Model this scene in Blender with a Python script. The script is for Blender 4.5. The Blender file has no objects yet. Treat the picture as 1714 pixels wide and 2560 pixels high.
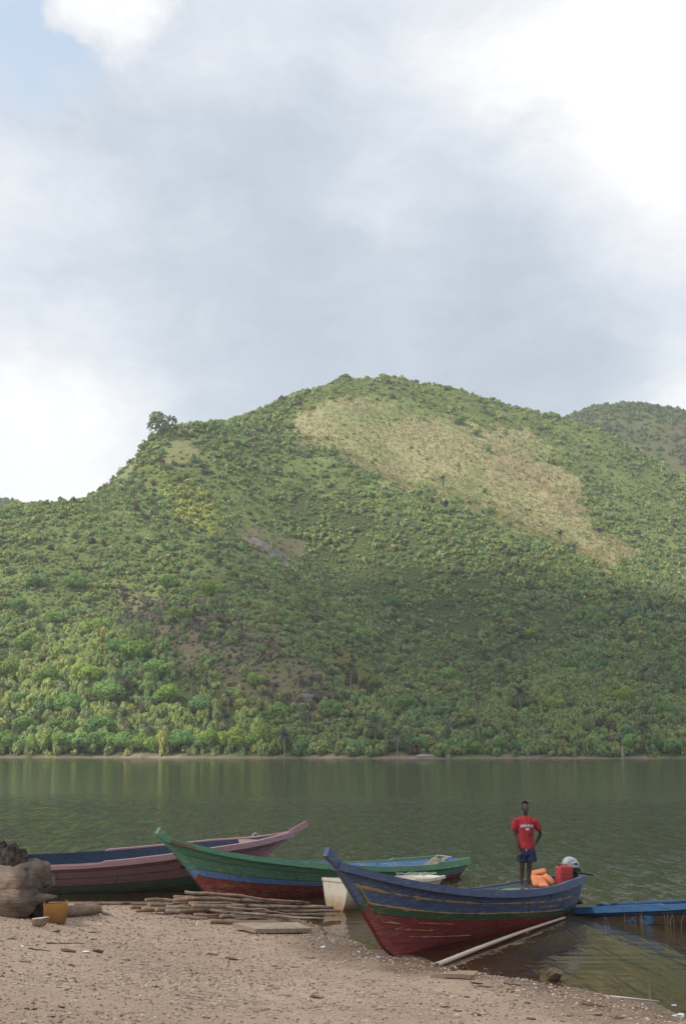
import bpy, bmesh, math, random
import numpy as np
from mathutils import Vector, Matrix
from mathutils.bvhtree import BVHTree

random.seed(11)
rng = np.random.default_rng(11)
sc = bpy.context.scene
COL = sc.collection
R = math.radians

# ---------------------------------------------------------------- camera
F, CX, CY, H = 3000.0, 857.0, 1280.0, 3.5
TH = math.atan(590.0 / F)
CT, ST = math.cos(TH), math.sin(TH)
cam = bpy.data.cameras.new("camera")
cam.sensor_fit = 'VERTICAL'
cam.sensor_height = 24.0
cam.lens = 24.0 * F / 2560.0
cam.clip_start = 0.1
cam.clip_end = 6000.0
camo = bpy.data.objects.new("camera", cam)
COL.objects.link(camo)
camo.location = (0, 0, H)
camo.rotation_euler = (math.pi / 2 + TH, 0, 0)
sc.camera = camo

# ---------------------------------------------------------------- sun, sky
SUN = Vector((-0.84, -0.40, 0.88)).normalized()      # towards the sun
SUN_EL = math.asin(SUN.z)
SUN_AZ = math.atan2(SUN.x, SUN.y)
sl = bpy.data.lights.new("sun", 'SUN')
sl.energy = 5.0
sl.angle = R(0.53)
sl.color = (1.0, 0.93, 0.82)
slo = bpy.data.objects.new("sun", sl)
COL.objects.link(slo)
slo.rotation_euler = SUN.to_track_quat('Z', 'Y').to_euler()
slo.location = SUN * 900

sc.view_settings.view_transform = 'Standard'
sc.view_settings.look = 'None'
sc.view_settings.exposure = 0.15
sc.view_settings.gamma = 1.0
sc.view_settings.use_curve_mapping = False
sc.render.engine = 'CYCLES'
sc.cycles.use_denoising = True
try:
    sc.cycles.denoiser = 'OPENIMAGEDENOISE'
    sc.cycles.denoising_input_passes = 'RGB_ALBEDO_NORMAL'
    sc.cycles.denoising_prefilter = 'ACCURATE'
except Exception:
    pass
sc.cycles.max_bounces = 6
sc.cycles.diffuse_bounces = 3
sc.cycles.glossy_bounces = 3
sc.cycles.transmission_bounces = 4
sc.cycles.transparent_max_bounces = 12
sc.cycles.volume_bounces = 1
sc.cycles.sample_clamp_indirect = 6.0
sc.cycles.caustics_reflective = False
sc.cycles.caustics_refractive = False


def skydir(px, py):
    """unit direction of a point of the photograph (1568 wide copy)"""
    px *= 1.0931
    py *= 1.0931
    dx, du = (px - CX) / F, (CY - py) / F
    return Vector((dx, CT - du * ST, ST + du * CT)).normalized()


world = bpy.data.worlds.new("World")
sc.world = world
world.use_nodes = True
wt = world.node_tree
wt.nodes.clear()


def wn(t, **kw):
    n = wt.nodes.new(t)
    for k, v in kw.items():
        setattr(n, k, v)
    return n


def lk(nt, a, b):
    nt.links.new(a, b)


out = wn('ShaderNodeOutputWorld')
bg = wn('ShaderNodeBackground')
bg.inputs['Strength'].default_value = 0.1
lk(wt, bg.outputs[0], out.inputs[0])
sky = wn('ShaderNodeTexSky', sky_type='NISHITA', sun_disc=False)
sky.sun_elevation = SUN_EL
sky.sun_rotation = SUN_AZ
sky.altitude = 100
sky.air_density = 1.0
sky.dust_density = 1.5
tc = wn('ShaderNodeTexCoord')


def wmath(op, a, b=None, c=None, clamp=False):
    n = wn('ShaderNodeMath', operation=op, use_clamp=clamp)
    for i, v in enumerate((a, b, c)):
        if v is None:
            continue
        if isinstance(v, (int, float)):
            n.inputs[i].default_value = v
        else:
            lk(wt, v, n.inputs[i])
    return n.outputs[0]


def wnoise(vec, scale, detail, rough=0.55):
    n = wn('ShaderNodeTexNoise')
    n.inputs['Scale'].default_value = scale
    n.inputs['Detail'].default_value = detail
    n.inputs['Roughness'].default_value = rough
    lk(wt, vec, n.inputs['Vector'])
    return n


def warp(amount, scale, detail):
    n = wnoise(tc.outputs['Generated'], scale, detail, 0.6)
    s = wn('ShaderNodeVectorMath', operation='SUBTRACT')
    lk(wt, n.outputs['Color'], s.inputs[0])
    s.inputs[1].default_value = (0.5, 0.5, 0.5)
    m = wn('ShaderNodeVectorMath', operation='SCALE')
    lk(wt, s.outputs[0], m.inputs[0])
    m.inputs['Scale'].default_value = amount
    a = wn('ShaderNodeVectorMath', operation='ADD')
    lk(wt, tc.outputs['Generated'], a.inputs[0])
    lk(wt, m.outputs[0], a.inputs[1])
    nn = wn('ShaderNodeVectorMath', operation='NORMALIZE')
    lk(wt, a.outputs[0], nn.inputs[0])
    return nn.outputs[0]


W1 = warp(0.10, 5.0, 6)


def blob(px, py, r_out, r_in, amp, vec=None):
    d = wn('ShaderNodeVectorMath', operation='DOT_PRODUCT')
    lk(wt, vec or W1, d.inputs[0])
    d.inputs[1].default_value = skydir(px, py)
    m = wn('ShaderNodeMapRange', interpolation_type='SMOOTHSTEP')
    lk(wt, d.outputs['Value'], m.inputs['Value'])
    m.inputs['From Min'].default_value = math.cos(R(r_out))
    m.inputs['From Max'].default_value = math.cos(R(r_in))
    m.inputs['To Min'].default_value = 0.0
    m.inputs['To Max'].default_value = amp
    return m.outputs['Result']


# cloud-deck coordinates: direction flattened towards the horizon
mp = wn('ShaderNodeMapping')
mp.inputs['Scale'].default_value = (1.0, 1.0, 2.2)
lk(wt, W1, mp.inputs['Vector'])
n1 = wnoise(mp.outputs[0], 3.6, 10, 0.64).outputs['Fac']
n2 = wnoise(mp.outputs[0], 8.0, 9, 0.66).outputs['Fac']
n4 = wnoise(W1, 5.0, 9, 0.62).outputs['Fac']
B = wmath('MULTIPLY_ADD', n1, 0.80, 0.19)
B = wmath('ADD', B, wmath('MULTIPLY_ADD', n2, 0.60, -0.30))
B = wmath('ADD', B, wmath('MULTIPLY_ADD', n4, 0.55, -0.275))
W2 = warp(0.11, 12.0, 8)
B = wmath('ADD', B, blob(1680, 230, 12.5, 0.2, 0.46, W2))     # glare, upper right
B = wmath('ADD', B, blob(110, 1130, 9.0, 1.5, 0.26, W2))
for px, py, ro, ri, a in [
        (1200, 40, 6.0, 0.2, 0.16),
        (-80, 900, 13.0, 0.5, 0.10),      # bright bank, lower left
        (1600, 960, 5.5, 0.2, 0.30),      # gap over the far hill
        (850, 800, 15.0, 0.5, -0.31),     # grey underside of the deck
        (1350, 790, 9.0, 0.5, -0.17),
        (420, 600, 10.0, 0.5, -0.12),
]:
    B = wmath('ADD', B, blob(px, py, ro, ri, a))
B = wmath('ADD', B, blob(262, 10, 3.2, 1.2, 0.42, W2))      # cumulus head, upper left
ramp = wn('ShaderNodeValToRGB')
cr = ramp.color_ramp
cr.elements[0].position = 0.10
cr.elements[0].color = (0.51, 0.58, 0.685, 1)
cr.elements[1].position = 1.0
cr.elements[1].color = (1.05, 1.05, 1.06, 1)
for p, c in ((0.34, (0.60, 0.67, 0.765, 1)), (0.58, (0.74, 0.795, 0.875, 1)), (0.82, (0.92, 0.935, 0.965, 1))):
    e = cr.elements.new(p)
    e.color = c
lk(wt, B, ramp.inputs[0])
csc = wn('ShaderNodeVectorMath', operation='SCALE')
lk(wt, ramp.outputs[0], csc.inputs[0])
csc.inputs['Scale'].default_value = 9.1
# gaps of clear sky
n3 = wnoise(mp.outputs[0], 2.3, 5).outputs['Fac']
gap = wmath('MULTIPLY_ADD', n3, 5.0, -3.15, clamp=True)
gap = wmath('MULTIPLY', gap, wmath('SUBTRACT', 1.0, blob(800, 600, 26, 20, 1.0, tc.outputs['Generated'])))
gap = wmath('ADD', gap, wmath('SUBTRACT', blob(80, 40, 4.2, 1.2, 0.95, W2), blob(268, 20, 3.2, 2.2, 1.3, W2), clamp=True), clamp=True)
skyb = wn('ShaderNodeVectorMath', operation='MULTIPLY_ADD')
lk(wt, sky.outputs[0], skyb.inputs[0])
skyb.inputs[1].default_value = (0.82, 0.82, 0.82)
skyb.inputs[2].default_value = (4.2, 4.85, 5.5)       # thin veil over the clear patches
mx = wn('ShaderNodeMix', data_type='RGBA')
lk(wt, gap, mx.inputs['Factor'])
lk(wt, csc.outputs[0], mx.inputs['A'])
lk(wt, skyb.outputs[0], mx.inputs['B'])
lk(wt, mx.outputs['Result'], bg.inputs['Color'])


# ---------------------------------------------------------------- helpers
def ray(px, py):
    dx, du = (px - CX) / F, (CY - py) / F
    return Vector((dx, CT - du * ST, ST + du * CT))


def at(px, py, z):
    """the point of height z that the photograph shows at a pixel"""
    d = ray(px, py)
    t = (z - H) / d.z
    return Vector((d.x * t, d.y * t, z))


def atd(px, py, y):
    d = ray(px, py)
    t = y / d.y
    return Vector((d.x * t, y, H + d.z * t))


def project(x, y, z):
    zr = z - H
    w = y * CT + zr * ST
    u = -y * ST + zr * CT
    w = np.maximum(w, 0.01)
    return CX + F * x / w, CY - F * u / w


def _hash(ix, iy, seed):
    h = (ix * 374761393 + iy * 668265263 + seed * 974634777) & 0xFFFFFFFF
    h = ((h ^ (h >> 13)) * 1274126177) & 0xFFFFFFFF
    h = h ^ (h >> 16)
    return (h & 0xFFFFFF) / float(0xFFFFFF)


def vnoise(x, y, seed=0):
    x = np.asarray(x, float)
    y = np.asarray(y, float)
    ix = np.floor(x).astype(np.int64)
    iy = np.floor(y).astype(np.int64)
    fx, fy = x - ix, y - iy
    fx = fx * fx * (3 - 2 * fx)
    fy = fy * fy * (3 - 2 * fy)
    a = _hash(ix, iy, seed)
    b = _hash(ix + 1, iy, seed)
    c = _hash(ix, iy + 1, seed)
    d = _hash(ix + 1, iy + 1, seed)
    return (a * (1 - fx) + b * fx) * (1 - fy) + (c * (1 - fx) + d * fx) * fy


def fbm(x, y, octv=4, seed=0, gain=0.5):
    s, a, t = 0.0, 1.0, 0.0
    for o in range(octv):
        s = s + a * (vnoise(np.asarray(x) * 2 ** o, np.asarray(y) * 2 ** o, seed + o * 17) - 0.5)
        t += a
        a *= gain
    return s / t * 2


def inpoly(px, py, poly):
    px = np.asarray(px, float)
    py = np.asarray(py, float)
    ins = np.zeros(px.shape, bool)
    n = len(poly)
    for i in range(n):
        x1, y1 = poly[i]
        x2, y2 = poly[(i + 1) % n]
        c = ((y1 > py) != (y2 > py)) & (px < (x2 - x1) * (py - y1) / (y2 - y1 + 1e-9) + x1)
        ins ^= c
    return ins


def tag(o, label=None, cat=None, group=None, kind=None):
    if label:
        o['label'] = label
    if cat:
        o['category'] = cat
    if group:
        o['group'] = group
    if kind:
        o['kind'] = kind
    return o


def link(o, parent=None):
    COL.objects.link(o)
    if parent is not None:
        o.parent = parent
    return o


def empty(name, loc=(0, 0, 0), rot=(0, 0, 0)):
    o = bpy.data.objects.new(name, None)
    o.empty_display_size = 0.2
    o.location = loc
    o.rotation_euler = rot
    return link(o)


def mesh_obj(name, verts, faces, mats, parent=None, smooth=False, fmat=None):
    me = bpy.data.meshes.new(name)
    me.from_pydata([tuple(v) for v in verts], [], [tuple(f) for f in faces])
    for m in (mats if isinstance(mats, (list, tuple)) else [mats]):
        me.materials.append(m)
    if smooth:
        me.polygons.foreach_set('use_smooth', [True] * len(me.polygons))
    if fmat is not None:
        me.polygons.foreach_set('material_index', fmat)
    me.update()
    return link(bpy.data.objects.new(name, me), parent)


def copy_tree(o, parent=None):
    c = o.copy()
    COL.objects.link(c)
    c.parent = parent
    for ch in o.children:
        copy_tree(ch, c)
    return c


class MB:
    """collects shapes for ONE mesh object"""

    def __init__(self):
        self.v, self.f, self.m = [], [], []

    def add(self, vs, fs, m=0):
        o = len(self.v)
        self.v += [tuple(p) for p in vs]
        self.f += [tuple(i + o for i in f) for f in fs]
        self.m += [m] * len(fs)
        return self

    def box(self, c, s, rot=None, m=0):
        hx, hy, hz = s[0] / 2, s[1] / 2, s[2] / 2
        vs = [Vector((x, y, z)) for x in (-hx, hx) for y in (-hy, hy) for z in (-hz, hz)]
        if rot is not None:
            vs = [rot @ v for v in vs]
        c = Vector(c)
        vs = [v + c for v in vs]
        return self.add(vs, [(0, 1, 3, 2), (4, 6, 7, 5), (0, 4, 5, 1), (2, 3, 7, 6), (0, 2, 6, 4), (1, 5, 7, 3)], m)

    def tube(self, pts, rad, n=8, m=0, cap=True, mcap=None, flat=None):
        pts = [Vector(p) for p in pts]
        if isinstance(rad, (int, float)):
            rad = [rad] * len(pts)
        vs, fs, ms = [], [], []
        dv = pts[-1] - pts[0]
        ref = Vector((0, 0, 1)) if abs(dv.z) < 0.7 * (dv.length + 1e-9) else Vector((0, 1, 0))
        for i, p in enumerate(pts):
            t = (pts[min(i + 1, len(pts) - 1)] - pts[max(i - 1, 0)])
            t = t.normalized() if t.length > 1e-9 else Vector((1, 0, 0))
            rf = ref if abs(t.dot(ref)) < 0.985 else Vector((ref.y, ref.z, ref.x))
            a = t.cross(rf).normalized()
            b = a.cross(t).normalized()
            ra = rad[i]
            rx, ry = (ra if isinstance(ra, (tuple, list)) else (ra, ra))
            for k in range(n):
                an = 2 * math.pi * k / n
                vs.append(p + a * math.cos(an) * rx + b * math.sin(an) * ry)
        L = len(pts)
        for i in range(L - 1):
            for k in range(n):
                k2 = (k + 1) % n
                fs.append((i * n + k, i * n + k2, (i + 1) * n + k2, (i + 1) * n + k))
                ms.append(m)
        if cap:
            mc = m if mcap is None else mcap
            fs.append(tuple(reversed(range(n))))
            fs.append(tuple((L - 1) * n + k for k in range(n)))
            ms += [mc, mc]
        o = len(self.v)
        self.v += [tuple(p) for p in vs]
        self.f += [tuple(i + o for i in f) for f in fs]
        self.m += ms
        return self

    def build(self, name, mats, parent=None, smooth=False, bevel=0):
        o = mesh_obj(name, self.v, self.f, mats, parent, smooth, self.m)
        if bevel:
            b = o.modifiers.new("bevel", 'BEVEL')
            b.width = bevel
            b.segments = 2
            b.limit_method = 'ANGLE'
        return o


def hermite(ts, vs, t):
    ts = np.asarray(ts, float)
    vs = np.asarray(vs, float)
    m = np.gradient(vs, ts)
    t = np.clip(np.asarray(t, float), ts[0], ts[-1])
    i = np.clip(np.searchsorted(ts, t, side='right') - 1, 0, len(ts) - 2)
    h = ts[i + 1] - ts[i]
    s = (t - ts[i]) / h
    return ((2 * s ** 3 - 3 * s ** 2 + 1) * vs[i] + (s ** 3 - 2 * s ** 2 + s) * h * m[i]
            + (-2 * s ** 3 + 3 * s ** 2) * vs[i + 1] + (s ** 3 - s ** 2) * h * m[i + 1])


# ---------------------------------------------------------------- materials
class NT:
    def __init__(self, name):
        self.m = bpy.data.materials.new(name)
        self.m.use_nodes = True
        self.t = self.m.node_tree
        self.t.nodes.clear()
        self.out = self.t.nodes.new('ShaderNodeOutputMaterial')

    def n(self, typ, ins=None, **kw):
        x = self.t.nodes.new(typ)
        for k, v in kw.items():
            setattr(x, k, v)
        for k, v in (ins or {}).items():
            self.put(x.inputs[k], v)
        return x

    def put(self, sock, v):
        if isinstance(v, bpy.types.NodeSocket):
            self.t.links.new(v, sock)
        elif isinstance(v, bpy.types.Node):
            self.t.links.new(v.outputs[0], sock)
        else:
            if sock.type == 'RGBA' and len(v) == 3:
                v = (*v, 1)
            sock.default_value = v

    def math(self, op, a, b=0.0, c=0.0, clamp=False):
        return self.n('ShaderNodeMath', {0: a, 1: b, 2: c}, operation=op, use_clamp=clamp).outputs[0]

    def coords(self, which='Object', scale=(1, 1, 1)):
        t = self.n('ShaderNodeTexCoord')
        mp = self.n('ShaderNodeMapping', {'Vector': t.outputs[which], 'Scale': scale})
        return mp.outputs[0]

    def noise(self, vec, scale, detail=4, rough=0.55, dist=0.0):
        return self.n('ShaderNodeTexNoise', {'Vector': vec, 'Scale': scale, 'Detail': detail, 'Roughness': rough, 'Distortion': dist})

    def range(self, v, a, b, c=0.0, d=1.0):
        return self.n('ShaderNodeMapRange', {'Value': v, 'From Min': a, 'From Max': b, 'To Min': c, 'To Max': d}).outputs[0]

    def mix(self, f, a, b, blend='MIX'):
        return self.n('ShaderNodeMix', {'Factor': f, 'A': a, 'B': b} if False else None, data_type='RGBA', blend_type=blend), f, a, b

    def mixc(self, f, a, b, blend='MIX'):
        x = self.n('ShaderNodeMix', data_type='RGBA', blend_type=blend)
        self.put(x.inputs[0], f)
        self.put(x.inputs[6], a)
        self.put(x.inputs[7], b)
        return x.outputs[2]

    def bump(self, h, strength=0.5, dist=0.01, normal=None):
        x = self.n('ShaderNodeBump', {'Height': h, 'Strength': strength, 'Distance': dist})
        if normal is not None:
            self.put(x.inputs['Normal'], normal)
        return x.outputs[0]

    def principled(self, color, rough=0.7, normal=None, spec=0.3, **kw):
        x = self.n('ShaderNodeBsdfPrincipled', {'Base Color': color, 'Roughness': rough})
        x.inputs['Specular IOR Level'].default_value = spec
        if normal is not None:
            self.put(x.inputs['Normal'], normal)
        for k, v in kw.items():
            self.put(x.inputs[k.replace('_', ' ')], v)
        self.t.links.new(x.outputs[0], self.out.inputs['Surface'])
        return self.m


def simple(name, color, rough=0.6, spec=0.3, var=0.15, scale=8.0, bump=0.0):
    k = NT(name)
    v = k.coords()
    nz = k.noise(v, scale, 5)
    col = k.mixc(nz.outputs['Fac'], tuple(c * (1 - var) for c in color), tuple(min(1, c * (1 + var)) for c in color))
    nm = k.bump(nz.outputs['Fac'], 0.6, bump) if bump else None
    return k.principled(col, rough, nm, spec)


def paint(name, color, wear=0.35, wood=(0.30, 0.22, 0.15), dirt=0.3, fade=0.25, rough=0.62):
    """old brushed paint on planks: faded, scraped along the grain, grimy"""
    k = NT(name)
    g = k.coords('Object', (0.55, 5.0, 7.0))
    f = k.coords('Object', (1.2, 1.6, 1.6))
    vrt = k.coords('Object', (7.0, 7.0, 0.8))
    fn = k.noise(f, 1.6, 5).outputs['Fac']
    fadec = tuple(min(1, c * 0.8 + 0.07) for c in color)
    dark = tuple(c * 0.62 for c in color)
    c1 = k.mixc(k.range(fn, 0.35, 0.75, 0, fade * 1.6), color, fadec)
    c1 = k.mixc(k.range(k.noise(g, 3.0, 5).outputs['Fac'], 0.4, 0.75, 0, 0.55), c1, dark)
    scr = k.noise(g, 5.5, 7, 0.65).outputs['Fac']
    scr2 = k.noise(f, 0.9, 3).outputs['Fac']
    sm = k.math('MULTIPLY', k.range(scr, 0.585 - 0.07 * wear, 0.63 - 0.07 * wear), k.range(scr2, 0.62 - wear * 0.5, 0.75 - wear * 0.4))
    c1 = k.mixc(k.math('MULTIPLY', sm, 0.85), c1, wood)
    sc3 = k.noise(k.coords('Object', (0.8, 3.0, 14.0)), 4.0, 8, 0.7).outputs['Fac']
    c1 = k.mixc(k.range(sc3, 0.60 - 0.05 * wear, 0.645, 0, 0.8), c1, tuple(min(1, w * 1.5) for w in wood))
    st = k.noise(vrt, 3.0, 5, 0.6).outputs['Fac']
    c1 = k.mixc(k.range(st, 0.52, 0.78, 0, dirt), c1, (0.10, 0.085, 0.07))
    nm = k.bump(k.math('ADD', scr, k.math('MULTIPLY', sm, -0.6)), 0.5, 0.006)
    return k.principled(c1, rough, nm, 0.25)


def bark(name, a, b, c=None, scale=1.0):
    k = NT(name)
    v = k.coords('Object', (1, 1, 1))
    n1 = k.noise(v, 9 * scale, 6).outputs['Fac']
    n2 = k.noise(v, 2.2 * scale, 4).outputs['Fac']
    col = k.mixc(k.range(n1, 0.3, 0.7), a, b)
    if c:
        col = k.mixc(k.range(n2, 0.56, 0.66), col, c)
    return k.principled(col, 0.9, k.bump(n1, 0.8, 0.012), 0.15)

# ================================================================ the setting
# ---------------------------------------------------------------- near shore
SHORE = [(at(px, py, 0).x, at(px, py, 0).y) for px, py in [
    (1990, 2590), (1850, 2556), (1714, 2541), (1597, 2524), (1484, 2488), (1403, 2466), (1322, 2442), (1201, 2421),
    (1091, 2409), (984, 2386), (902, 2364), (800, 2340), (772, 2312), (748, 2292), (690, 2277), (600, 2266),
    (480, 2258), (307, 2254), (90, 2258), (-100, 2262)]]
LAND = [(90, -90), (40, 0), (14, 10)] + SHORE + [(-30, 24), (-90, 22), (-120, -90)]


def shore_dist(x, y):
    x = np.asarray(x, float)
    y = np.asarray(y, float)
    pts = [(90, -90), (40, 0), (14, 10)] + SHORE + [(-30, 24), (-90, 22), (-200, 20)]
    d = np.full(x.shape, 1e9)
    for (x1, y1), (x2, y2) in zip(pts[:-1], pts[1:]):
        dx, dy = x2 - x1, y2 - y1
        t = np.clip(((x - x1) * dx + (y - y1) * dy) / (dx * dx + dy * dy), 0, 1)
        d = np.minimum(d, np.hypot(x - x1 - t * dx, y - y1 - t * dy))
    return np.where(inpoly(x, y, LAND), d, -d)


def ground_base(x, y):
    d = shore_dist(x, y)
    up = np.minimum(0.055 * d + 0.0058 * d * d, 0.15 * d + 0.2)
    dn = np.maximum(0.10 * d, -3.0 + 0.002 * d)
    return np.where(d > 0, up, dn)


def ground_z(x, y):
    x = np.asarray(x, float)
    y = np.asarray(y, float)
    z = ground_base(x, y)
    near = np.clip(1 - (np.hypot(x, y - 18) - 25) / 40, 0, 1)
    z = z + near * (0.05 * fbm(x * 0.45, y * 0.45, 3, 5) + 0.022 * fbm(x * 2.3, y * 2.3, 3, 9) + 0.007 * fbm(x * 11, y * 11, 3, 12, 0.65))
    return z


def gz(x, y):
    return float(ground_z(np.array([x]), np.array([y]))[0])


def grid_mesh(name, xs, ys, zf, mat, parent=None, attrs=None):
    X, Y = np.meshgrid(xs, ys)
    Z = zf(X, Y)
    n, m = len(ys), len(xs)
    co = np.stack([X, Y, Z], -1).reshape(-1, 3)
    idx = np.arange(n * m).reshape(n, m)
    q = np.stack([idx[:-1, :-1], idx[:-1, 1:], idx[1:, 1:], idx[1:, :-1]], -1).reshape(-1, 4)
    me = np_mesh(name, co, q, mat, True)
    return link(bpy.data.objects.new(name, me), parent), X, Y, Z


def np_mesh(name, co, faces, mat, smooth=False):
    me = bpy.data.meshes.new(name)
    k = faces.shape[1]
    me.vertices.add(len(co))
    me.vertices.foreach_set('co', np.ascontiguousarray(co, np.float32).ravel())
    me.loops.add(faces.size)
    me.loops.foreach_set('vertex_index', np.ascontiguousarray(faces, np.int32).ravel())
    me.polygons.add(len(faces))
    me.polygons.foreach_set('loop_start', np.arange(0, faces.size, k, dtype=np.int32))
    try:
        me.polygons.foreach_set('loop_total', np.full(len(faces), k, np.int32))
    except Exception:
        pass
    me.polygons.foreach_set('use_smooth', np.full(len(faces), smooth, bool))
    me.materials.append(mat)
    me.update(calc_edges=True)
    return me


def set_col(me, name, arr, domain):
    a = me.attributes.new(name, 'FLOAT_COLOR', domain)
    c = np.ones((len(arr), 4), np.float32)
    c[:, :3] = arr
    a.data.foreach_set('color', c.ravel())


def set_float(me, name, arr, domain='POINT'):
    a = me.attributes.new(name, 'FLOAT', domain)
    a.data.foreach_set('value', np.ascontiguousarray(arr, np.float32).ravel())


def sand_material():
    k = NT('sand')
    v = k.coords('Object')
    geo = k.n('ShaderNodeNewGeometry')
    sep = k.n('ShaderNodeSeparateXYZ', {0: geo.outputs['Position']})
    big = k.noise(v, 0.5, 5).outputs['Fac']
    mid = k.noise(v, 3.2, 5).outputs['Fac']
    fine = k.noise(v, 34, 4, 0.7).outputs['Fac']
    tiny = k.noise(v, 110, 2, 0.6).outputs['Fac']
    c = k.mixc(k.range(big, 0.35, 0.68), (0.51, 0.375, 0.275), (0.385, 0.275, 0.195))
    c = k.mixc(k.range(mid, 0.42, 0.7, 0, 0.85), c, (0.36, 0.25, 0.175))
    c = k.mixc(k.range(fine, 0.5, 0.72, 0, 0.75), c, (0.66, 0.54, 0.43))
    c = k.mixc(k.range(tiny, 0.56, 0.72, 0, 0.7), c, (0.19, 0.13, 0.095))
    # soot and ash of an old fire
    ash = None
    for ax, ay, rr in ((-2.75, 18.3, 1.3), (-1.5, 15.4, 0.9)):
        d = k.n('ShaderNodeVectorMath', {0: geo.outputs['Position'], 1: (ax, ay, gz(ax, ay))}, operation='DISTANCE').outputs['Value']
        a = k.range(d, rr, 0.15)
        ash = a if ash is None else k.math('MAXIMUM', ash, a)
    am = k.math('MULTIPLY', ash, k.range(k.noise(k.coords('Object', (1, 2.2, 1)), 5.0, 6, 0.65).outputs['Fac'], 0.46, 0.62, 0, 0.85))
    c = k.mixc(am, c, (0.075, 0.068, 0.066))
    # wet rim and lake bed
    wl = k.math('ADD', sep.outputs['Z'], k.math('MULTIPLY', k.math('SUBTRACT', mid, 0.5), 0.10))
    wet = k.range(wl, 0.12, 0.02)
    c = k.mixc(k.math('MULTIPLY', wet, 0.85), c, (0.135, 0.085, 0.055))
    h = k.math('ADD', k.math('MULTIPLY', fine, 1.0), k.math('MULTIPLY', tiny, 0.5))
    rough = k.range(wet, 0, 1, 0.95, 0.55)
    return k.principled(c, rough, k.bump(h, 0.9, 0.02), 0.2)


def span(*segs):
    a = []
    for x0, x1, s in segs:
        a += list(np.arange(x0, x1 - 1e-6, s))
    a.append(segs[-1][1])
    return np.array(a)


M_SAND = sand_material()
gx = span((-700, -100, 100), (-100, -20, 8), (-20, -9, 0.6), (-9, 8, 0.075), (8, 20, 0.6), (20, 100, 8), (100, 700, 100))
gy = span((-400, -80, 40), (-80, 0, 5), (0, 9, 0.5), (9, 29, 0.08), (29, 45, 0.8), (45, 100, 6), (100, 440, 40))
g, _, _, _ = grid_mesh('beach_ground', gx, gy, ground_z, M_SAND)
tag(g, 'pebbly brown sand beach sloping down into the lake', 'beach', kind='structure')


# ---------------------------------------------------------------- water
def water_material():
    k = NT('lake_water')
    geo = k.n('ShaderNodeNewGeometry')
    sep = k.n('ShaderNodeSeparateXYZ', {0: geo.outputs['Position']})
    y = sep.outputs['Y']
    depth = k.n('ShaderNodeAttribute', attribute_name='depth').outputs['Fac']
    v = k.coords('Object', (0.55, 1.0, 1.0))
    vl = k.coords('Object', (0.28, 1.0, 1.0))
    # wind ripples between the calm far reach and the sheltered edge
    patch = k.noise(k.coords('Object', (0.035, 0.05, 1)), 1.0, 3).outputs['Fac']
    yj = k.math('ADD', y, k.math('MULTIPLY', k.math('SUBTRACT', patch, 0.5), 24))
    band = k.math('MULTIPLY', k.range(yj, 28, 42), k.range(yj, 96, 74))
    band = k.math('MULTIPLY', band, k.range(patch, 0.3, 0.6, 0.65, 1.0))
    r1 = k.noise(k.coords('Object', (1.0, 0.14, 1.0)), 2.2, 4, 0.6, 0.3).outputs['Fac']
    r1 = k.range(r1, 0.46, 0.60)
    hf = k.noise(k.coords('Object', (1.6, 1.0, 1.0)), 2.0, 3, 0.55).outputs['Fac']
    r1 = k.math('MULTIPLY', r1, hf)
    r2 = k.noise(vl, 6.5, 2, 0.5).outputs['Fac']
    sw = k.noise(vl, 0.9, 2, 0.5, 0.4).outputs['Fac']
    sw2 = k.noise(k.coords('Object', (0.12, 1.0, 1.0)), 2.2, 2, 0.5, 0.5).outputs['Fac']
    h = k.math('MULTIPLY', k.math('ADD', k.math('MULTIPLY', r1, 0.60), k.math('MULTIPLY', r2, 0.012)), k.math('ADD', band, 0.03))
    h = k.math('ADD', h, k.math('MULTIPLY', sw, 0.010))
    fine = k.noise(k.coords('Object'), 3.0, 3, 0.6).outputs['Fac']
    h = k.math('ADD', h, k.math('MULTIPLY', k.math('MULTIPLY', fine, 0.05), k.range(y, 60, 100)))
    near = k.range(y, 60, 30)
    h = k.math('ADD', h, k.math('MULTIPLY', k.math('MULTIPLY', sw2, 0.010), near))
    nm = k.n('ShaderNodeBump', {'Height': h, 'Strength': 1.0, 'Distance': 1.0}).outputs[0]
    fr = k.n('ShaderNodeFresnel', {'IOR': 1.333, 'Normal': nm}).outputs[0]
    gl = k.n('ShaderNodeBsdfGlossy', {'Color': (0.97, 0.98, 0.98, 1), 'Roughness': 0.045, 'Normal': nm})
    murk = k.n('ShaderNodeBsdfDiffuse', {'Color': k.mixc(k.range(depth, 0.1, 1.2), (0.085, 0.054, 0.028), (0.030, 0.036, 0.018))})
    tr = k.n('ShaderNodeBsdfTransparent', {'Color': (0.80, 0.66, 0.48, 1)})
    turb = k.range(depth, 0.0, 0.42, 0.10, 1.0)
    body = k.n('ShaderNodeMixShader', {0: turb, 1: tr.outputs[0], 2: murk.outputs[0]})
    sh = k.n('ShaderNodeMixShader', {0: fr, 1: body.outputs[0], 2: gl.outputs[0]})
    k.t.links.new(sh.outputs[0], k.out.inputs['Surface'])
    return k.m


wx = span((-900, -100, 100), (-100, -20, 10), (-20, 20, 0.4), (20, 100, 10), (100, 900, 100))
wy = span((-60, 8, 4), (8, 45, 0.4), (45, 100, 5), (100, 520, 30))
w, WX, WY, WZ = grid_mesh('lake_water', wx, wy, lambda x, y: np.zeros_like(x), water_material())
set_float(w.data, 'depth', np.maximum(0, -ground_base(WX, WY)).ravel())
tag(w, 'calm green brown lake reaching to the wooded hill', 'lake', kind='structure')

# ---------------------------------------------------------------- hills
ctrl = []


def cp(px, py, y, dz=0.0):
    p = atd(px, py, y)
    ctrl.append((p.x, p.y, p.z + dz))


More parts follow.
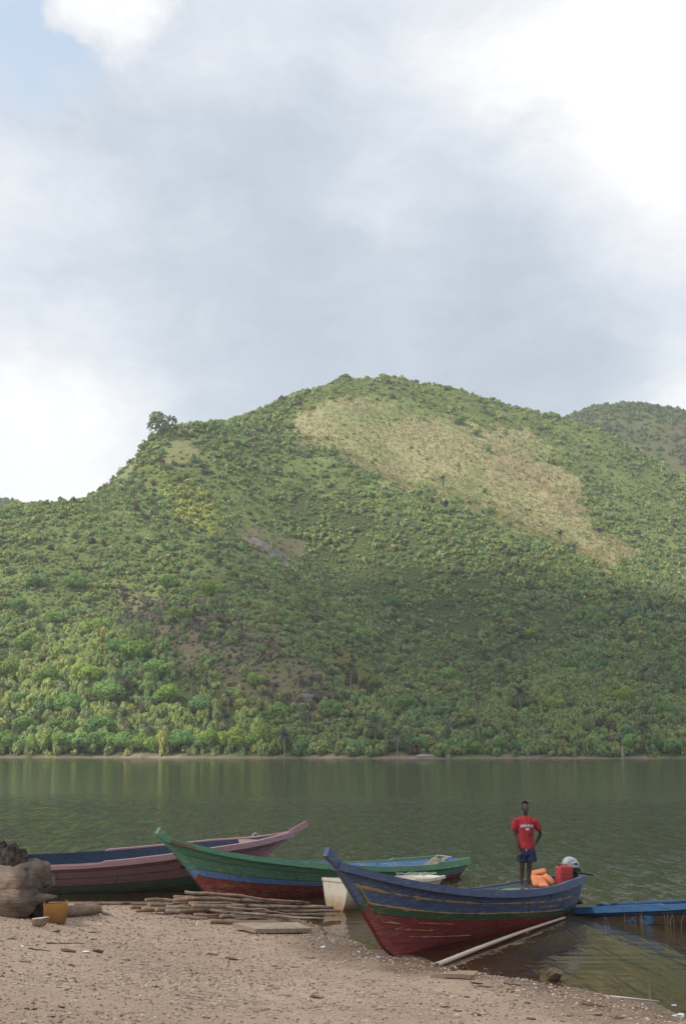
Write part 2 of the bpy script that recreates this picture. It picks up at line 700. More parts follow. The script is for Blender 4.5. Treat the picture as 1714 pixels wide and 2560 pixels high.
def shore_y(x):
    return np.interp(x, [-500, -150, -75, 0, 90, 200, 500], [480, 452, 436, 418, 404, 402, 430]) + 3.0 * fbm(np.asarray(x) / 28.0, 0.5, 3, 45)


for x in np.linspace(-480, 520, 16):
    s = float(shore_y(x))
    ctrl.append((x, s, 0.0))
    ctrl.append((x, s - 30, -5.0))
    ctrl.append((x, s + 12, 5.0))
crest = [(-500, 1430, 640), (-200, 1350, 680), (0, 1292, 705), (44, 1276, 705), (186, 1262, 725), (273, 1200, 765), (366, 1114, 805),
         (426, 1090, 820), (514, 1070, 850), (596, 1044, 872), (667, 1014, 892), (754, 972, 920), (863, 942, 950), (1017, 945, 970),
         (1159, 977, 980), (1257, 1010, 985), (1388, 1050, 990), (1530, 1103, 992), (1618, 1152, 988), (1714, 1192, 985), (2000, 1300, 980),
         (2300, 1390, 970)]
for px, py, y in crest:
    cp(px, py, y)
    p = atd(px, py, y)
    ctrl.append((p.x * 1.05, y + 70, p.z - 14))
    ctrl.append((p.x * 1.2, y + 260, p.z * 0.55))
for px, py, y in [(720, 1090, 868), (800, 1125, 843), (874, 1160, 815), (1017, 1225, 785), (1104, 1236, 770), (1257, 1312, 742),
                  (1421, 1380, 725), (1530, 1422, 718), (1714, 1464, 715), (2000, 1510, 710),
                  (1017, 1206, 835), (1257, 1288, 805), (1421, 1356, 790), (1714, 1432, 782),
                  (900, 1085, 882), (1100, 1105, 892), (1300, 1180, 885), (1500, 1250, 872), (1714, 1300, 880),
                  (900, 1000, 928), (1100, 1020, 942), (1350, 1100, 952),
                  (100, 1500, 588), (300, 1500, 592), (200, 1700, 494), (430, 1210, 742), (560, 1350, 645), (690, 1500, 565), (800, 1640, 492), (870, 1750, 447),
                  (950, 1500, 670), (1000, 1640, 592), (1010, 1760, 505), (790, 1300, 757), (850, 1420, 717), (1200, 1500, 652), (1200, 1700, 525), (1500, 1500, 662), (1500, 1700, 528),
                  (1714, 1600, 602), (1000, 1350, 722), (-200, 1600, 540), (2000, 1650, 580)]:
    cp(px, py, y)
ctrl = np.array(ctrl)


def tps_fit(c, lam):
    P = c[:, :2] / 100.0
    n = len(P)
    r = np.hypot(P[:, None, 0] - P[None, :, 0], P[:, None, 1] - P[None, :, 1])
    K = np.where(r > 0, r * r * np.log(r + 1e-12), 0) + lam * np.eye(n)
    Q = np.hstack([np.ones((n, 1)), P])
    A = np.zeros((n + 3, n + 3))
    A[:n, :n] = K
    A[:n, n:] = Q
    A[n:, :n] = Q.T
    return P, np.linalg.solve(A, np.concatenate([c[:, 2], np.zeros(3)]))


TP, TW = tps_fit(ctrl, 0.02)


def hill_raw(x, y):
    x = np.asarray(x, float) / 100
    y = np.asarray(y, float) / 100
    z = TW[-3] + TW[-2] * x + TW[-1] * y
    for (a, b), wgt in zip(TP, TW):
        r2 = (x - a) ** 2 + (y - b) ** 2
        z = z + wgt * 0.5 * r2 * np.log(r2 + 1e-12)
    return z


HX = np.arange(-480, 521, 5.0)
HY = np.arange(385, 1241, 5.0)
_X, _Y = np.meshgrid(HX, HY)
HZ = hill_raw(_X, _Y)
amp = np.clip((HZ - 1) / 20, 0, 1)
HZ = HZ + amp * (6.0 * fbm(_X / 75, _Y / 75, 3, 40) + 2.2 * fbm(_X / 22, _Y / 22, 2, 41))
HZ = HZ + np.clip(1 - np.abs(HZ - 1.5) / 6, 0, 1) * 1.3 * fbm(_X / 16, _Y / 40, 3, 44)
HZ = np.maximum(HZ, -6)


def hill_z(x, y):
    x = np.asarray(x, float)
    y = np.asarray(y, float)
    fx = np.clip((x - HX[0]) / 5.0, 0, len(HX) - 1.001)
    fy = np.clip((y - HY[0]) / 5.0, 0, len(HY) - 1.001)
    ix = fx.astype(int)
    iy = fy.astype(int)
    tx, ty = fx - ix, fy - iy
    return ((HZ[iy, ix] * (1 - tx) + HZ[iy, ix + 1] * tx) * (1 - ty) + (HZ[iy + 1, ix] * (1 - tx) + HZ[iy + 1, ix + 1] * tx) * ty)


def hill_at(px, py):
    """where the view ray through a pixel meets the hillside"""
    d = ray(px, py)
    ys = np.arange(395, 1200, 1.0)
    t = ys / d.y
    hit = np.nonzero(H + d.z * t < hill_z(d.x * t, ys))[0]
    y = ys[hit[0]] if len(hit) else 950.0
    x = d.x * y / d.y
    return Vector((x, y, float(hill_z(x, y))))


K = 1.0931
S = lambda pts: [(a * K, b * K) for a, b in pts]
P_GRASS = S([(640, 985), (690, 940), (760, 918), (860, 900), (930, 930), (1000, 960), (1100, 985), (1190, 985), (1270, 1022), (1215, 1050), (1330, 1100),
             (1350, 1190), (1440, 1240), (1465, 1295), (1380, 1300), (1300, 1262), (1150, 1205), (1010, 1130), (930, 1125), (800, 1068), (700, 1012)])
P_GRASS2 = S([(398, 998), (425, 985), (440, 1025), (475, 1045), (440, 1060), (370, 1068), (355, 1055), (385, 1020)])
P_GRASS3 = S([(240, 1095), (330, 1018), (345, 1030), (270, 1100), (190, 1150), (180, 1140)])
P_DRY = S([(250, 1330), (330, 1345), (480, 1390), (600, 1440), (720, 1510), (800, 1600), (770, 1660), (650, 1650), (560, 1580), (430, 1510), (320, 1460), (270, 1390)])
P_ROCK = S([(525, 1208), (580, 1212), (640, 1225), (700, 1240), (680, 1290), (610, 1292), (565, 1265)])
P_YEL = S([(770, 1470), (830, 1520), (885, 1590), (860, 1625), (800, 1570), (750, 1500)])
P_RUST = S([(1150, 1020), (1210, 1060), (1250, 1110), (1340, 1150), (1330, 1185), (1250, 1150), (1170, 1090), (1110, 1050)])
P_LEFT = [(-400, 1560), (300, 1560), (480, 1640), (620, 1760), (700, 1900), (-400, 1900)]
P_CRESTMIX = S([(640, 985), (700, 890), (790, 850), (930, 850), (1060, 880), (1180, 925), (1240, 985), (1100, 990), (950, 960), (850, 905), (720, 940)])
P_CREST2 = S([(1200, 990), (1270, 945), (1420, 1000), (1330, 1100), (1240, 1060)])


def zone(px, py, poly, jit=14, seed=3):
    jx = jit * (fbm(px / 40, py / 40, 3, seed) + 0.9 * fbm(px / 9, py / 9, 2, seed + 5))
    jy = jit * (fbm(px / 40 + 50, py / 40, 3, seed + 1) + 0.9 * fbm(px / 9 + 20, py / 9, 2, seed + 6))
    return inpoly(px + jx * 1.6, py + jy * 1.6, poly)


def hill_colors(x, y, z):
    px, py = project(x, y, z)
    n = fbm(x / 9, y / 9, 3, 60)[:, None]
    n2 = fbm(x / 30, y / 30, 3, 61)[:, None]
    c = np.array([0.15, 0.188, 0.062]) * (1 + 0.3 * n + 0.3 * n2)
    floor_shade = zone(px, py, P_LEFT, 20) | zone(px, py, [(700, 1200), (1100, 1300), (1400, 1440), (1900, 1560), (1900, 1900), (700, 1900), (900, 1700), (720, 1420)], 30)
    c = np.where(floor_shade[:, None], c * 0.5, c)  # dark forest floor: shade of hollows between crowns is put into the colour
    gr = np.array([0.355, 0.325, 0.17]) * (1 + 0.18 * n) + np.array([-0.11, -0.04, -0.055]) * np.clip(2.0 * n2 + 1.0 * n + 0.15, 0, 1)
    for P, kk in ((P_GRASS, 1.0), (P_GRASS2, 0.75), (P_GRASS3, 0.75)):
        c = np.where(zone(px, py, P)[:, None], gr * kk, c)
    c = np.where(zone(px, py, P_RUST, 20)[:, None], np.array([0.31, 0.25, 0.15]) * (1 + 0.2 * n), c)
    c = np.where(zone(px, py, P_DRY, 24)[:, None], np.array([0.175, 0.15, 0.09]) * (1 + 0.3 * n + 0.3 * n2), c)
    c = np.where(zone(px, py, P_YEL, 12)[:, None], np.array([0.145, 0.14, 0.045]) * (1 + 0.2 * n), c)
    c = np.where(zone(px, py, P_ROCK, 12)[:, None], np.array([0.17, 0.15, 0.085]) * (1 + 0.3 * n), c)
    bank = np.clip((1.2 + 1.6 * n[:, 0] - z) / 0.7, 0, 1)[:, None]
    c = c * (1 - bank) + bank * np.array([0.235, 0.18, 0.14]) * (1 + 0.45 * n)
    return np.clip(c, 0.01, 0.9)


def hill_material():
    k = NT('hill_ground')
    a = k.n('ShaderNodeAttribute', attribute_name='tint').outputs['Color']
    v = k.coords('Object')
    n = k.noise(v, 0.55, 5, 0.7).outputs['Fac']
    c = k.mixc(k.range(n, 0.35, 0.7, 0, 0.45), a, (0.06, 0.06, 0.03), 'MIX')
    return k.principled(c, 0.95, k.bump(n, 1.0, 0.8), 0.05)


M_HILL = hill_material()
fx = span((-480, -330, 10), (-330, 380, 2.5), (380, 520, 10))
fy = span((385, 1010, 2.5), (1010, 1240, 10))
hill, X_, Y_, Z_ = grid_mesh('hill', fx, fy, hill_z, M_HILL)
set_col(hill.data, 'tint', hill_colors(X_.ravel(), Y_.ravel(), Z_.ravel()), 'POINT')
tag(hill, 'big wooded hill with a tan grass slope across the lake', 'hill', kind='structure')


def back_hill(pts, label, y0, y1, x0, x1):
    c = []
    for px, py, y in pts:
        p = atd(px, py, y)
        c += [(p.x, p.y, p.z), (p.x, y + 250, p.z * 0.6), (p.x, y - 300, p.z * 0.62), (p.x, y - 600, p.z * 0.25)]
    c = np.array(c)
    P, Wt = tps_fit(c, 0.02)

    def zf(x, y):
        x = x / 100
        y = y / 100
        z = Wt[-3] + Wt[-2] * x + Wt[-1] * y
        for (a, b), wgt in zip(P, Wt):
            r2 = (x - a) ** 2 + (y - b) ** 2
            z = z + wgt * 0.5 * r2 * np.log(r2 + 1e-12)
        return np.maximum(z + 8 * fbm(x * 1.2, y * 1.2, 3, 70), -6)
    o, X, Y, Z = grid_mesh('hill', np.linspace(x0, x1, 120), np.linspace(y0, y1, 100), zf, M_HILL)
    n = fbm(X.ravel() / 12, Y.ravel() / 12, 3, 71)[:, None]
    set_col(o.data, 'tint', np.clip(np.array([0.10, 0.10, 0.045]) * (1 + 0.4 * n), 0.01, 1), 'POINT')
    tag(o, label, 'hill', kind='structure')
    return zf


BACK_R = back_hill([(1180, 1150, 1500), (1330, 1090, 1520), (1421, 1052, 1550), (1508, 1036, 1560), (1629, 1038, 1560), (1714, 1068, 1550), (1850, 1110, 1540),
                    (2100, 1200, 1520)], 'hazy wooded hill rising behind the shoulder of the big hill', 950, 1800, 60, 800)
BACK_L = back_hill([(-300, 1300, 1500), (-150, 1270, 1500), (-40, 1262, 1500), (20, 1264, 1500), (70, 1290, 1500), (200, 1400, 1500)],
                   'distant low hilltop just showing behind the slope', 1000, 1750, -750, -260)

# ---------------------------------------------------------------- vegetation
def foliage_material(name, attr=True, base=(0.09, 0.14, 0.04), trans=0.34):
    k = NT(name)
    if attr:
        c = k.n('ShaderNodeAttribute', attribute_name='tint').outputs['Color']
    else:
        c = k.mixc(0.0, base, base)
    oi = k.n('ShaderNodeObjectInfo').outputs['Random']
    hs = k.n('ShaderNodeHueSaturation', {'Hue': k.range(oi, 0, 1, 0.485, 0.515), 'Saturation': k.range(oi, 0, 1, 1.05, 0.9),
                                         'Value': k.range(k.math('FRACT', k.math('MULTIPLY', oi, 7.3)), 0, 1, 0.8, 1.2), 'Color': c})
    d = k.n('ShaderNodeBsdfDiffuse', {'Color': hs.outputs[0]})
    t = k.n('ShaderNodeBsdfTranslucent', {'Color': k.mixc(0.5, hs.outputs[0], (0.25, 0.33, 0.05), 'MULTIPLY') if False else hs.outputs[0]})
    m = k.n('ShaderNodeMixShader', {0: trans, 1: d.outputs[0], 2: t.outputs[0]})
    k.t.links.new(m.outputs[0], k.out.inputs['Surface'])
    return k.m


M_FOL = foliage_material('foliage')
M_TRUNK = bark('tree_bark', (0.16, 0.13, 0.10), (0.28, 0.24, 0.20), scale=0.4)
M_PALM = foliage_material('palm_frond', True, trans=0.2)


def unit(v):
    return v / (np.linalg.norm(v, axis=-1, keepdims=True) + 1e-9)


def leaf_cloud(n, nl, size, r, hgt=0.75, spread=0.62):
    """n leaf-clump triangles on a union of lobes, unit radius, base at z = 0"""
    ang = r.uniform(0, 2 * np.pi, nl)
    rad = np.sqrt(r.uniform(0, 1, nl)) * spread
    lc = np.stack([rad * np.cos(ang), rad * np.sin(ang), hgt * (0.35 + 0.65 * r.uniform(0, 1, nl) * (1 - 0.55 * rad / spread))], 1)
    lr = r.uniform(0.26, 0.48, nl)
    pts, nrm = [], []
    tot = 0
    while tot < n:
        k = r.choice(nl, n, p=lr ** 2 / (lr ** 2).sum())
        d = unit(r.normal(0, 1, (n, 3)) + np.array([0, 0, 0.45]))
        p = lc[k] + d * lr[k][:, None] * r.uniform(0.88, 1.05, n)[:, None] * np.array([1, 1, 0.8])
        dist = np.linalg.norm((p[:, None, :] - lc[None]) / np.array([1, 1, 0.8]), axis=2) / lr[None]
        dist[np.arange(n), k] = 9
        ok = (dist.min(1) > 0.8) & (p[:, 2] > 0.02)
        pts.append(p[ok])
        nrm.append(d[ok])
        tot += ok.sum()
    p = np.concatenate(pts)[:n]
    d = np.concatenate(nrm)[:n]
    nn = unit(d + r.normal(0, 0.36, (n, 3)))
    a = unit(np.cross(nn, r.normal(0, 1, (n, 3))))
    b = np.cross(nn, a)
    s = size * r.uniform(0.6, 1.35, n)[:, None]
    tri = np.stack([p + a * s, p + (-0.5 * a + 0.8 * b) * s, p + (-0.6 * a - 0.75 * b) * s], 1)
    return tri


VAR = [leaf_cloud(420, random.randint(4, 7), 0.115, rng, rng.uniform(0.65, 1.0)) for _ in range(10)]


def shrub_mesh(name, pos, rad, hgt, ncount, col, mat, jitter=0.2):
    """many shrubs as one mass: pos (n,3), radius, height, leaves each, colour"""
    tris, cols = [], []
    order = rng.integers(0, len(VAR), len(pos))
    for lv in sorted(set(ncount.tolist())):
        for k in range(len(VAR)):
            s = np.nonzero((order == k) & (ncount == lv))[0]
            if not len(s):
                continue
            base = VAR[k][:lv]
            up = math.sqrt(420.0 / lv)
            cen = base.mean(1, keepdims=True)
            base = cen + (base - cen) * up
            a = rng.uniform(0, 2 * np.pi, len(s))
            ca, sa = np.cos(a)[:, None, None], np.sin(a)[:, None, None]
            x = base[None, ..., 0]
            y = base[None, ..., 1]
            t = np.stack([(x * ca - y * sa) * rad[s][:, None, None], (x * sa + y * ca) * rad[s][:, None, None],
                          base[None, ..., 2] * hgt[s][:, None, None]], -1)
            t = t + pos[s][:, None, None, :]
            tris.append(t.reshape(-1, 3, 3).astype(np.float32))
            c = col[s][:, None, :] * (1 + jitter * rng.normal(0, 1, (len(s), lv, 1)))
            cols.append(c.reshape(-1, 3))
    T = np.concatenate(tris)
    Cc = np.clip(np.concatenate(cols), 0.006, 0.8)
    me = np_mesh(name, T.reshape(-1, 3), np.arange(len(T) * 3).reshape(-1, 3), mat)
    set_col(me, 'tint', Cc, 'FACE')
    return link(bpy.data.objects.new(name, me)), len(T)


# scatter over the hill
PALMS = [
        (711, 1894, 5.5, 1.0, 'palm leaning over the waterline below the sunlit trees'),
        (993, 1890, 5.0, 1.1, 'palm on the far waterline with brown hanging fronds'),
        (310, 1862, 8.0, 1.25, 'tall palm with drooping fronds in the sunlit shore trees'),
        (367, 1874, 6.0, 1.0, 'shorter palm beside the tall drooping shore palm'),
        (308, 1745, 5.0, 1.2, 'palm with stiff upright fronds above the yellow green tree'),
        (478, 1745, 6.0, 1.05, 'palm on a visible trunk below the dry brown bush'),
        (566, 1845, 5.0, 1.0, 'palm above the bank between sunlit and shaded trees'),
        (570, 1782, 4.0, 0.9, 'palm uphill of the bank where the shade begins'),
        (32, 1830, 5.0, 1.1, 'palm in the shore trees at the picture edge'),
        (876, 1722, 6.0, 1.0, 'palm standing clear on the yellow green patch'),
        (938, 1858, 4.5, 1.2, 'dark palm just above the shaded bank'),
        (1300, 1775, 4.5, 1.25, 'wide palm in the middle of the shaded bush'),
        (1609, 1868, 4.5, 1.15, 'palm near the shaded bank above the post'),
        (1253, 1704, 4.0, 1.0, 'palm uphill of the wide shaded palm'),
        (1613, 1712, 4.0, 1.1, 'palm in shaded bush below the far hill shoulder'),
        (1196, 1850, 12.0, 1.0, 'palm on the tallest pale trunk in the shade'),
        (1263, 1650, 4.0, 0.95, 'small palm in the shaded bush, higher of the pair'),
        (368, 1325, 4.0, 1.15, 'dark palm on the upper sunlit shoulder'),
        (449, 1340, 6.0, 1.1, 'palm with bare trunk on the upper sunlit shoulder'),
        (107, 1360, 7.0, 1.0, 'thin palm in the bush at the far end of the shoulder'),
        (549, 1445, 6.0, 1.0, 'palm downhill of the bare rock'),
        (1106, 1222, 5.0, 1.15, 'palm on the wooded spur against the tan grass'),
        (1400, 1365, 5.5, 1.15, 'palm at the lower edge of the tan grass'),
        (1434, 1388, 3.5, 1.2, 'squat palm beside the palm at the grass edge'),
        (1262, 1392, 3.5, 1.1, 'squat palm in the bush of the spur'),
        (1209, 1036, 3.0, 1.2, 'palm near the upper skyline above the grass slope')]
PALM_AT = [hill_at(q[0], q[1]) for q in PALMS]
CELL = 2.35
gxs = np.arange(-330, 370, CELL)
gys = np.arange(403, 1040, CELL)
A_, B_ = np.meshgrid(gxs, gys)
qx = (A_ + rng.uniform(-0.5, 0.5, A_.shape) * CELL * 1.1).ravel()
qy = (B_ + rng.uniform(-0.5, 0.5, B_.shape) * CELL * 1.1).ravel()
qz = hill_z(qx, qy)
ppx, ppy = project(qx, qy, qz)
keep = (qz > 0.7) & (ppx > -100) & (ppx < 1815)
# drop what the crest hides for good
for f_ in (0.90, 0.8, 0.7):
    yy = 400 + (qy - 400) * f_
    keep &= ~(H + (qz + 16 - H) * (yy / qy) < hill_z(qx * yy / qy, yy) - 4)
qx, qy, qz, ppx, ppy = [a[keep] for a in (qx, qy, qz, ppx, ppy)]
n = len(qx)
u = rng.uniform(0, 1, n)
big = fbm(qx / 40, qy / 40, 3, 80)
sml = fbm(qx / 11, qy / 11, 2, 81)
tone = 0.62 * big + 0.5 * sml
uu = rng.uniform(0, 1, n)
rad = np.where(uu < 0.66, rng.uniform(0.7, 1.5, n), np.where(uu < 0.93, rng.uniform(1.5, 2.5, n), rng.uniform(2.6, 4.0, n))) * (1 + 0.35 * sml)
rad *= np.where(qy < 560, 1.1, 1.0) * (0.8 + 0.7 * np.clip(fbm(qx / 55, qy / 55, 2, 86) + 0.2, 0, 1))
col = np.stack([0.325 + 0.10 * tone + rng.normal(0, 0.025, n), 0.38 + 0.085 * tone + rng.normal(0, 0.022, n), 0.128 + 0.012 * rng.normal(0, 1, n)], 1)
blue = rng.uniform(0, 1, n) < 0.14
col[blue] *= np.array([0.68, 0.78, 1.05])
yel = rng.uniform(0, 1, n) < 0.025
col[yel] *= np.array([1.18, 1.10, 0.9])
dead = rng.uniform(0, 1, n) < 0.035
col[dead] = np.array([0.16, 0.125, 0.09])
keep = u < np.clip(0.88 + 0.5 * big + 0.3 * sml, 0.45, 1)
inG = zone(ppx, ppy, P_GRASS, 17) | zone(ppx, ppy, P_GRASS2) | zone(ppx, ppy, P_GRASS3)
gm = fbm(qx / 22, qy / 22, 3, 84)
keep &= ~inG | (u < 0.06 + 0.55 * np.clip(gm, 0, 1) + 0.25 * (ppx < 560))
rad[inG] *= 0.62
col[inG] = np.where((rng.uniform(0, 1, inG.sum()) < 0.5)[:, None], col[inG] * np.array([0.9, 0.9, 1.0]), np.array([0.27, 0.25, 0.11]))
inM = zone(ppx, ppy, P_CRESTMIX) | zone(ppx, ppy, P_CREST2)
keep &= ~inM | (u < 0.62)
col[inM] *= np.array([1.12, 1.05, 1.0])
inD = zone(ppx, ppy, P_DRY, 24)
keep &= ~inD | (u < 0.8)
dd = inD & (rng.uniform(0, 1, n) < 0.62)
col[dd] = np.array([0.24, 0.20, 0.145]) * rng.uniform(0.75, 1.2, dd.sum())[:, None]
rad[dd] *= 0.75
inY = zone(ppx, ppy, P_YEL, 12)
keep &= ~inY | (u < 0.5)
col[inY] = np.array([0.135, 0.135, 0.04]) * rng.uniform(0.8, 1.15, inY.sum())[:, None]
rad[inY] *= 0.6
inR = zone(ppx, ppy, P_ROCK, 10)
keep &= ~inR | (u < 0.3)
inRu = zone(ppx, ppy, P_RUST, 20)
keep &= ~inRu | (u < 0.25)
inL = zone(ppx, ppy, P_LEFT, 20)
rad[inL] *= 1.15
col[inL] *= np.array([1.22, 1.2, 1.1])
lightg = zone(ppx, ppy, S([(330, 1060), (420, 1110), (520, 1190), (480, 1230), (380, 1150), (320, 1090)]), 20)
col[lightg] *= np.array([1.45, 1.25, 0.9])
rad = np.minimum(rad, 3.0 + 0.6 * rng.uniform(0, 1, n))
hgt = rad * rng.uniform(1.0, 1.75, n)
hgt[inL] *= 1.4
keep &= ~inL | (u < 0.80)
low = qz < 6
hgt[low] *= 1.2
lev = np.where(rad < 1.4, 22, np.where(rad < 2.2, 44, 80))
lev = np.where(qy > 760, np.minimum(lev, 50), lev)
lev = np.where(qy < 600, np.where(rad < 1.8, 60, np.where(rad < 2.8, 130, 330)), lev)
lev[inG | dd] = 24
big_t = (rng.uniform(0, 1, n) < 0.008) & ~inG & ~inD & ~dead
rad[big_t] = np.maximum(rad[big_t], 3.4)
hgt[big_t] = rad[big_t] * 1.5
lev[big_t] = 420
for p in PALM_AT:
    keep &= ~((np.abs(qx - p.x) < 3.2) & (qy > p.y - 9) & (qy < p.y + 3))
sel = keep
forest, nt_ = shrub_mesh('forest', np.stack([qx, qy, qz - 0.3], 1)[sel], rad[sel], hgt[sel], lev[sel], np.clip(col[sel], 0.01, 0.6), M_FOL)
tag(forest, 'dense green bush and low trees covering the hillside', 'forest', kind='stuff')
print('forest shrubs', sel.sum(), 'tris', nt_)

# dry grass tufts on the open slope
m_ = 8000
tx = rng.uniform(-60, 300, m_ * 6)
ty = rng.uniform(700, 985, m_ * 6)
tz = hill_z(tx, ty)
tpx, tpy = project(tx, ty, tz)
ok = zone(tpx, tpy, P_GRASS) | zone(tpx, tpy, P_GRASS2) | zone(tpx, tpy, P_GRASS3)
tx, ty, tz = tx[ok][:m_], ty[ok][:m_], tz[ok][:m_]
k_ = 5
base = np.repeat(np.stack([tx, ty, tz], 1), k_, 0) + rng.normal(0, 0.7, (len(tx) * k_, 3)) * np.array([1, 1, 0.0])
base[:, 2] = hill_z(base[:, 0], base[:, 1]) - 0.1
hh = rng.uniform(0.7, 1.7, len(base))
wv = unit(rng.normal(0, 1, base.shape) * np.array([1, 0.4, 0])) * rng.uniform(0.15, 0.4, len(base))[:, None]
tip = base + np.stack([rng.normal(0, 0.35, len(base)), rng.normal(0, 0.3, len(base)), hh], 1)
T = np.stack([base - wv, base + wv, tip], 1)
gc = np.array([0.42, 0.35, 0.17]) * rng.uniform(0.65, 1.15, (len(base), 1)) + np.array([-0.06, 0.0, -0.02]) * rng.uniform(0, 1, (len(base), 1))
me = np_mesh('dry_grass', T.reshape(-1, 3), np.arange(len(T) * 3).reshape(-1, 3), M_FOL)
set_col(me, 'tint', gc, 'FACE')
go = link(bpy.data.objects.new('dry_grass', me))
tag(go, 'tall tan dry grass on the open slope of the hill', 'grass', kind='stuff')

# bush on the farther hills
for zf, x0, x1, y0, y1, cnt, lab in ((BACK_R, 250, 620, 1150, 1640, 4000, 'hazy green bush covering the hill behind the big one'),
                                     (BACK_L, -560, -380, 1300, 1560, 1200, 'hazy bush on the distant low hilltop')):
    bx = rng.uniform(x0, x1, cnt)
    by = rng.uniform(y0, y1, cnt)
    bz = zf(bx, by)
    t = fbm(bx / 40, by / 40, 3, 90)
    bc = np.stack([0.17 + 0.05 * t, 0.215 + 0.05 * t, 0.09 + 0 * t], 1)
    br = rng.uniform(2.2, 5.0, cnt)
    o, _ = shrub_mesh('bush', np.stack([bx, by, bz - 0.4], 1), br, br * rng.uniform(0.9, 1.5, cnt), np.full(cnt, 30), bc, M_FOL)
    tag(o, lab, 'bush', kind='stuff')


# ---- trees that can be told apart
def trunk_mesh(r, hgt=0.75, rad=0.05, lean=0.1, limbs=5):
    b = MB()
    top = Vector((r.uniform(-lean, lean), r.uniform(-lean, lean), hgt * 0.75))
    mid = top * 0.5 + Vector((r.uniform(-0.04, 0.04), r.uniform(-0.04, 0.04), 0))
    b.tube([(0, 0, -0.15), (0, 0, 0), mid, top], [rad * 1.5, rad * 1.2, rad * 0.9, rad * 0.5], 7)
    for _ in range(limbs):
        s = mid.lerp(top, r.uniform(0, 0.9))
        a = r.uniform(0, 2 * math.pi)
        e = s + Vector((math.cos(a) * 0.45, math.sin(a) * 0.45, r.uniform(0.15, 0.4)))
        b.tube([s, (s + e) / 2 + Vector((0, 0, -0.03)), e], [rad * 0.45, rad * 0.3, rad * 0.12], 5)
    return b


PROTO = []
for i in range(6):
    hg = random.uniform(0.9, 1.35)
    tri = leaf_cloud(1500, random.randint(11, 16), 0.066, rng, hg, 0.66)
    tri[..., 2] += 0.22
    me = np_mesh('crown', tri.reshape(-1, 3), np.arange(len(tri) * 3).reshape(-1, 3), M_FOL)
    base = 2.2 * np.array([[0.098, 0.155, 0.045], [0.115, 0.18, 0.04], [0.08, 0.145, 0.045], [0.135, 0.185, 0.04], [0.09, 0.16, 0.05], [0.105, 0.16, 0.04]][i])
    set_col(me, 'tint', np.clip(base * (1 + 0.25 * rng.normal(0, 1, (len(tri), 1))), 0.01, 0.6), 'FACE')
    tm = trunk_mesh(random, hg + 0.2, 0.045)
    tme = bpy.data.meshes.new('trunk')
    tme.from_pydata(tm.v, [], tm.f)
    tme.materials.append(M_TRUNK)
    PROTO.append((me, tme))


def tree(p, size, kind, label, group=None, name='tree', tall=1.0):
    e = empty(name, p, (0, 0, random.uniform(0, 6.28)))
    e.scale = (size, size, size * tall)
    link(bpy.data.objects.new('trunk', PROTO[kind][1]), e)
    link(bpy.data.objects.new('crown', PROTO[kind][0]), e)
    tag(e, label, 'tree', group)
    return e


# the lone ridge tree has an open, spreading crown
tri = leaf_cloud(900, 13, 0.085, rng, 0.95, 0.80)
tri[..., 2] += 0.42
me = np_mesh('crown', tri.reshape(-1, 3), np.arange(len(tri) * 3).reshape(-1, 3), M_FOL)
set_col(me, 'tint', np.clip(np.array([0.19, 0.22, 0.11]) * (1 + 0.25 * rng.normal(0, 1, (len(tri), 1))), 0.01, 0.6), 'FACE')
tm = trunk_mesh(random, 1.3, 0.05, limbs=8)
tme = bpy.data.meshes.new('trunk')
tme.from_pydata(tm.v, [], tm.f)
tme.materials.append(M_TRUNK)
PROTO.append((me, tme))
# ridge trees against the sky
for px, py, s, kd, tl, lab in [
        (400, 1096, 10.0, 6, 1.2, 'large round tree standing alone on the ridge against the sky'),
        (358, 1128, 4.6, 0, 0.9, 'pale flat topped tree just below the lone ridge tree'),
        (330, 1146, 4.4, 2, 0.8, 'dark spreading tree below the pale tree on the ridge'),
        (296, 1178, 5.2, 2, 0.9, 'dark layered tree halfway down the skyline of the ridge'),
        (264, 1204, 3.4, 2, 1.0, 'small dark tree lowest on the steep skyline'),
        (186, 1262, 3.8, 0, 0.9, 'small tree where the ridge levels out'),
        (512, 1072, 4.6, 1, 0.8, 'flat topped bushy tree up the ridge from the lone tree'),
        (660, 1016, 4.2, 4, 0.9, 'small tree on the skyline below the summit'),
        (866, 944, 4.8, 0, 0.9, 'rounded bush tree at the very summit of the hill'),
        (1155, 1062, 5.8, 2, 0.9, 'dark round bush high on the tan grass slope'),
        (1190, 1090, 4.6, 1, 0.9, 'small green bush just below the dark one on the grass slope'),
        (1218, 1132, 3.4, 2, 1.5, 'small dark tree alone in the tan grass'),
        (1388, 1050, 4.8, 2, 1.0, 'bushy tree on the skyline near the hazy hill')]:
    p = hill_at(px, py)
    tree(p - Vector((0, 0, 0.4)), s, kd, lab, 'trees on the ridge', tall=tl)
# slope trees on the lit shoulder, and the shore line of trees
spots = [(90, 1470), (185, 1475), (40, 1530), (130, 1560), (230, 1590), (70, 1625), (160, 1660), (290, 1640), (20, 1700), (110, 1720), (215, 1715),
         (60, 1770), (180, 1790), (270, 1760), (390, 1700), (420, 1770), (340, 1660), (500, 1790), (60, 1840), (150, 1850), (235, 1850), (450, 1560),
         (640, 1720), (900, 1600), (985, 1520), (1040, 1570), (1330, 1600), (1420, 1680), (1500, 1560), (1210, 1640), (1120, 1700), (1010, 1780),
         (700, 1800), (830, 1790), (1390, 1780), (1560, 1760), (1680, 1680), (1660, 1790), (420, 1480), (520, 1500)]
for i, (px, py) in enumerate(spots):
    p = hill_at(px, py)
    left = px < 560
    tree(p - Vector((0, 0, 0.5)), random.uniform(5.0, 7.4) if left else random.uniform(3.8, 5.4), random.randrange(6),
         'leafy tree among the bush on the sunlit shoulder of the hill' if left else 'leafy tree rising from the shaded bush of the hillside',
         'trees on the sunlit shoulder' if left else 'trees in the shaded bush')
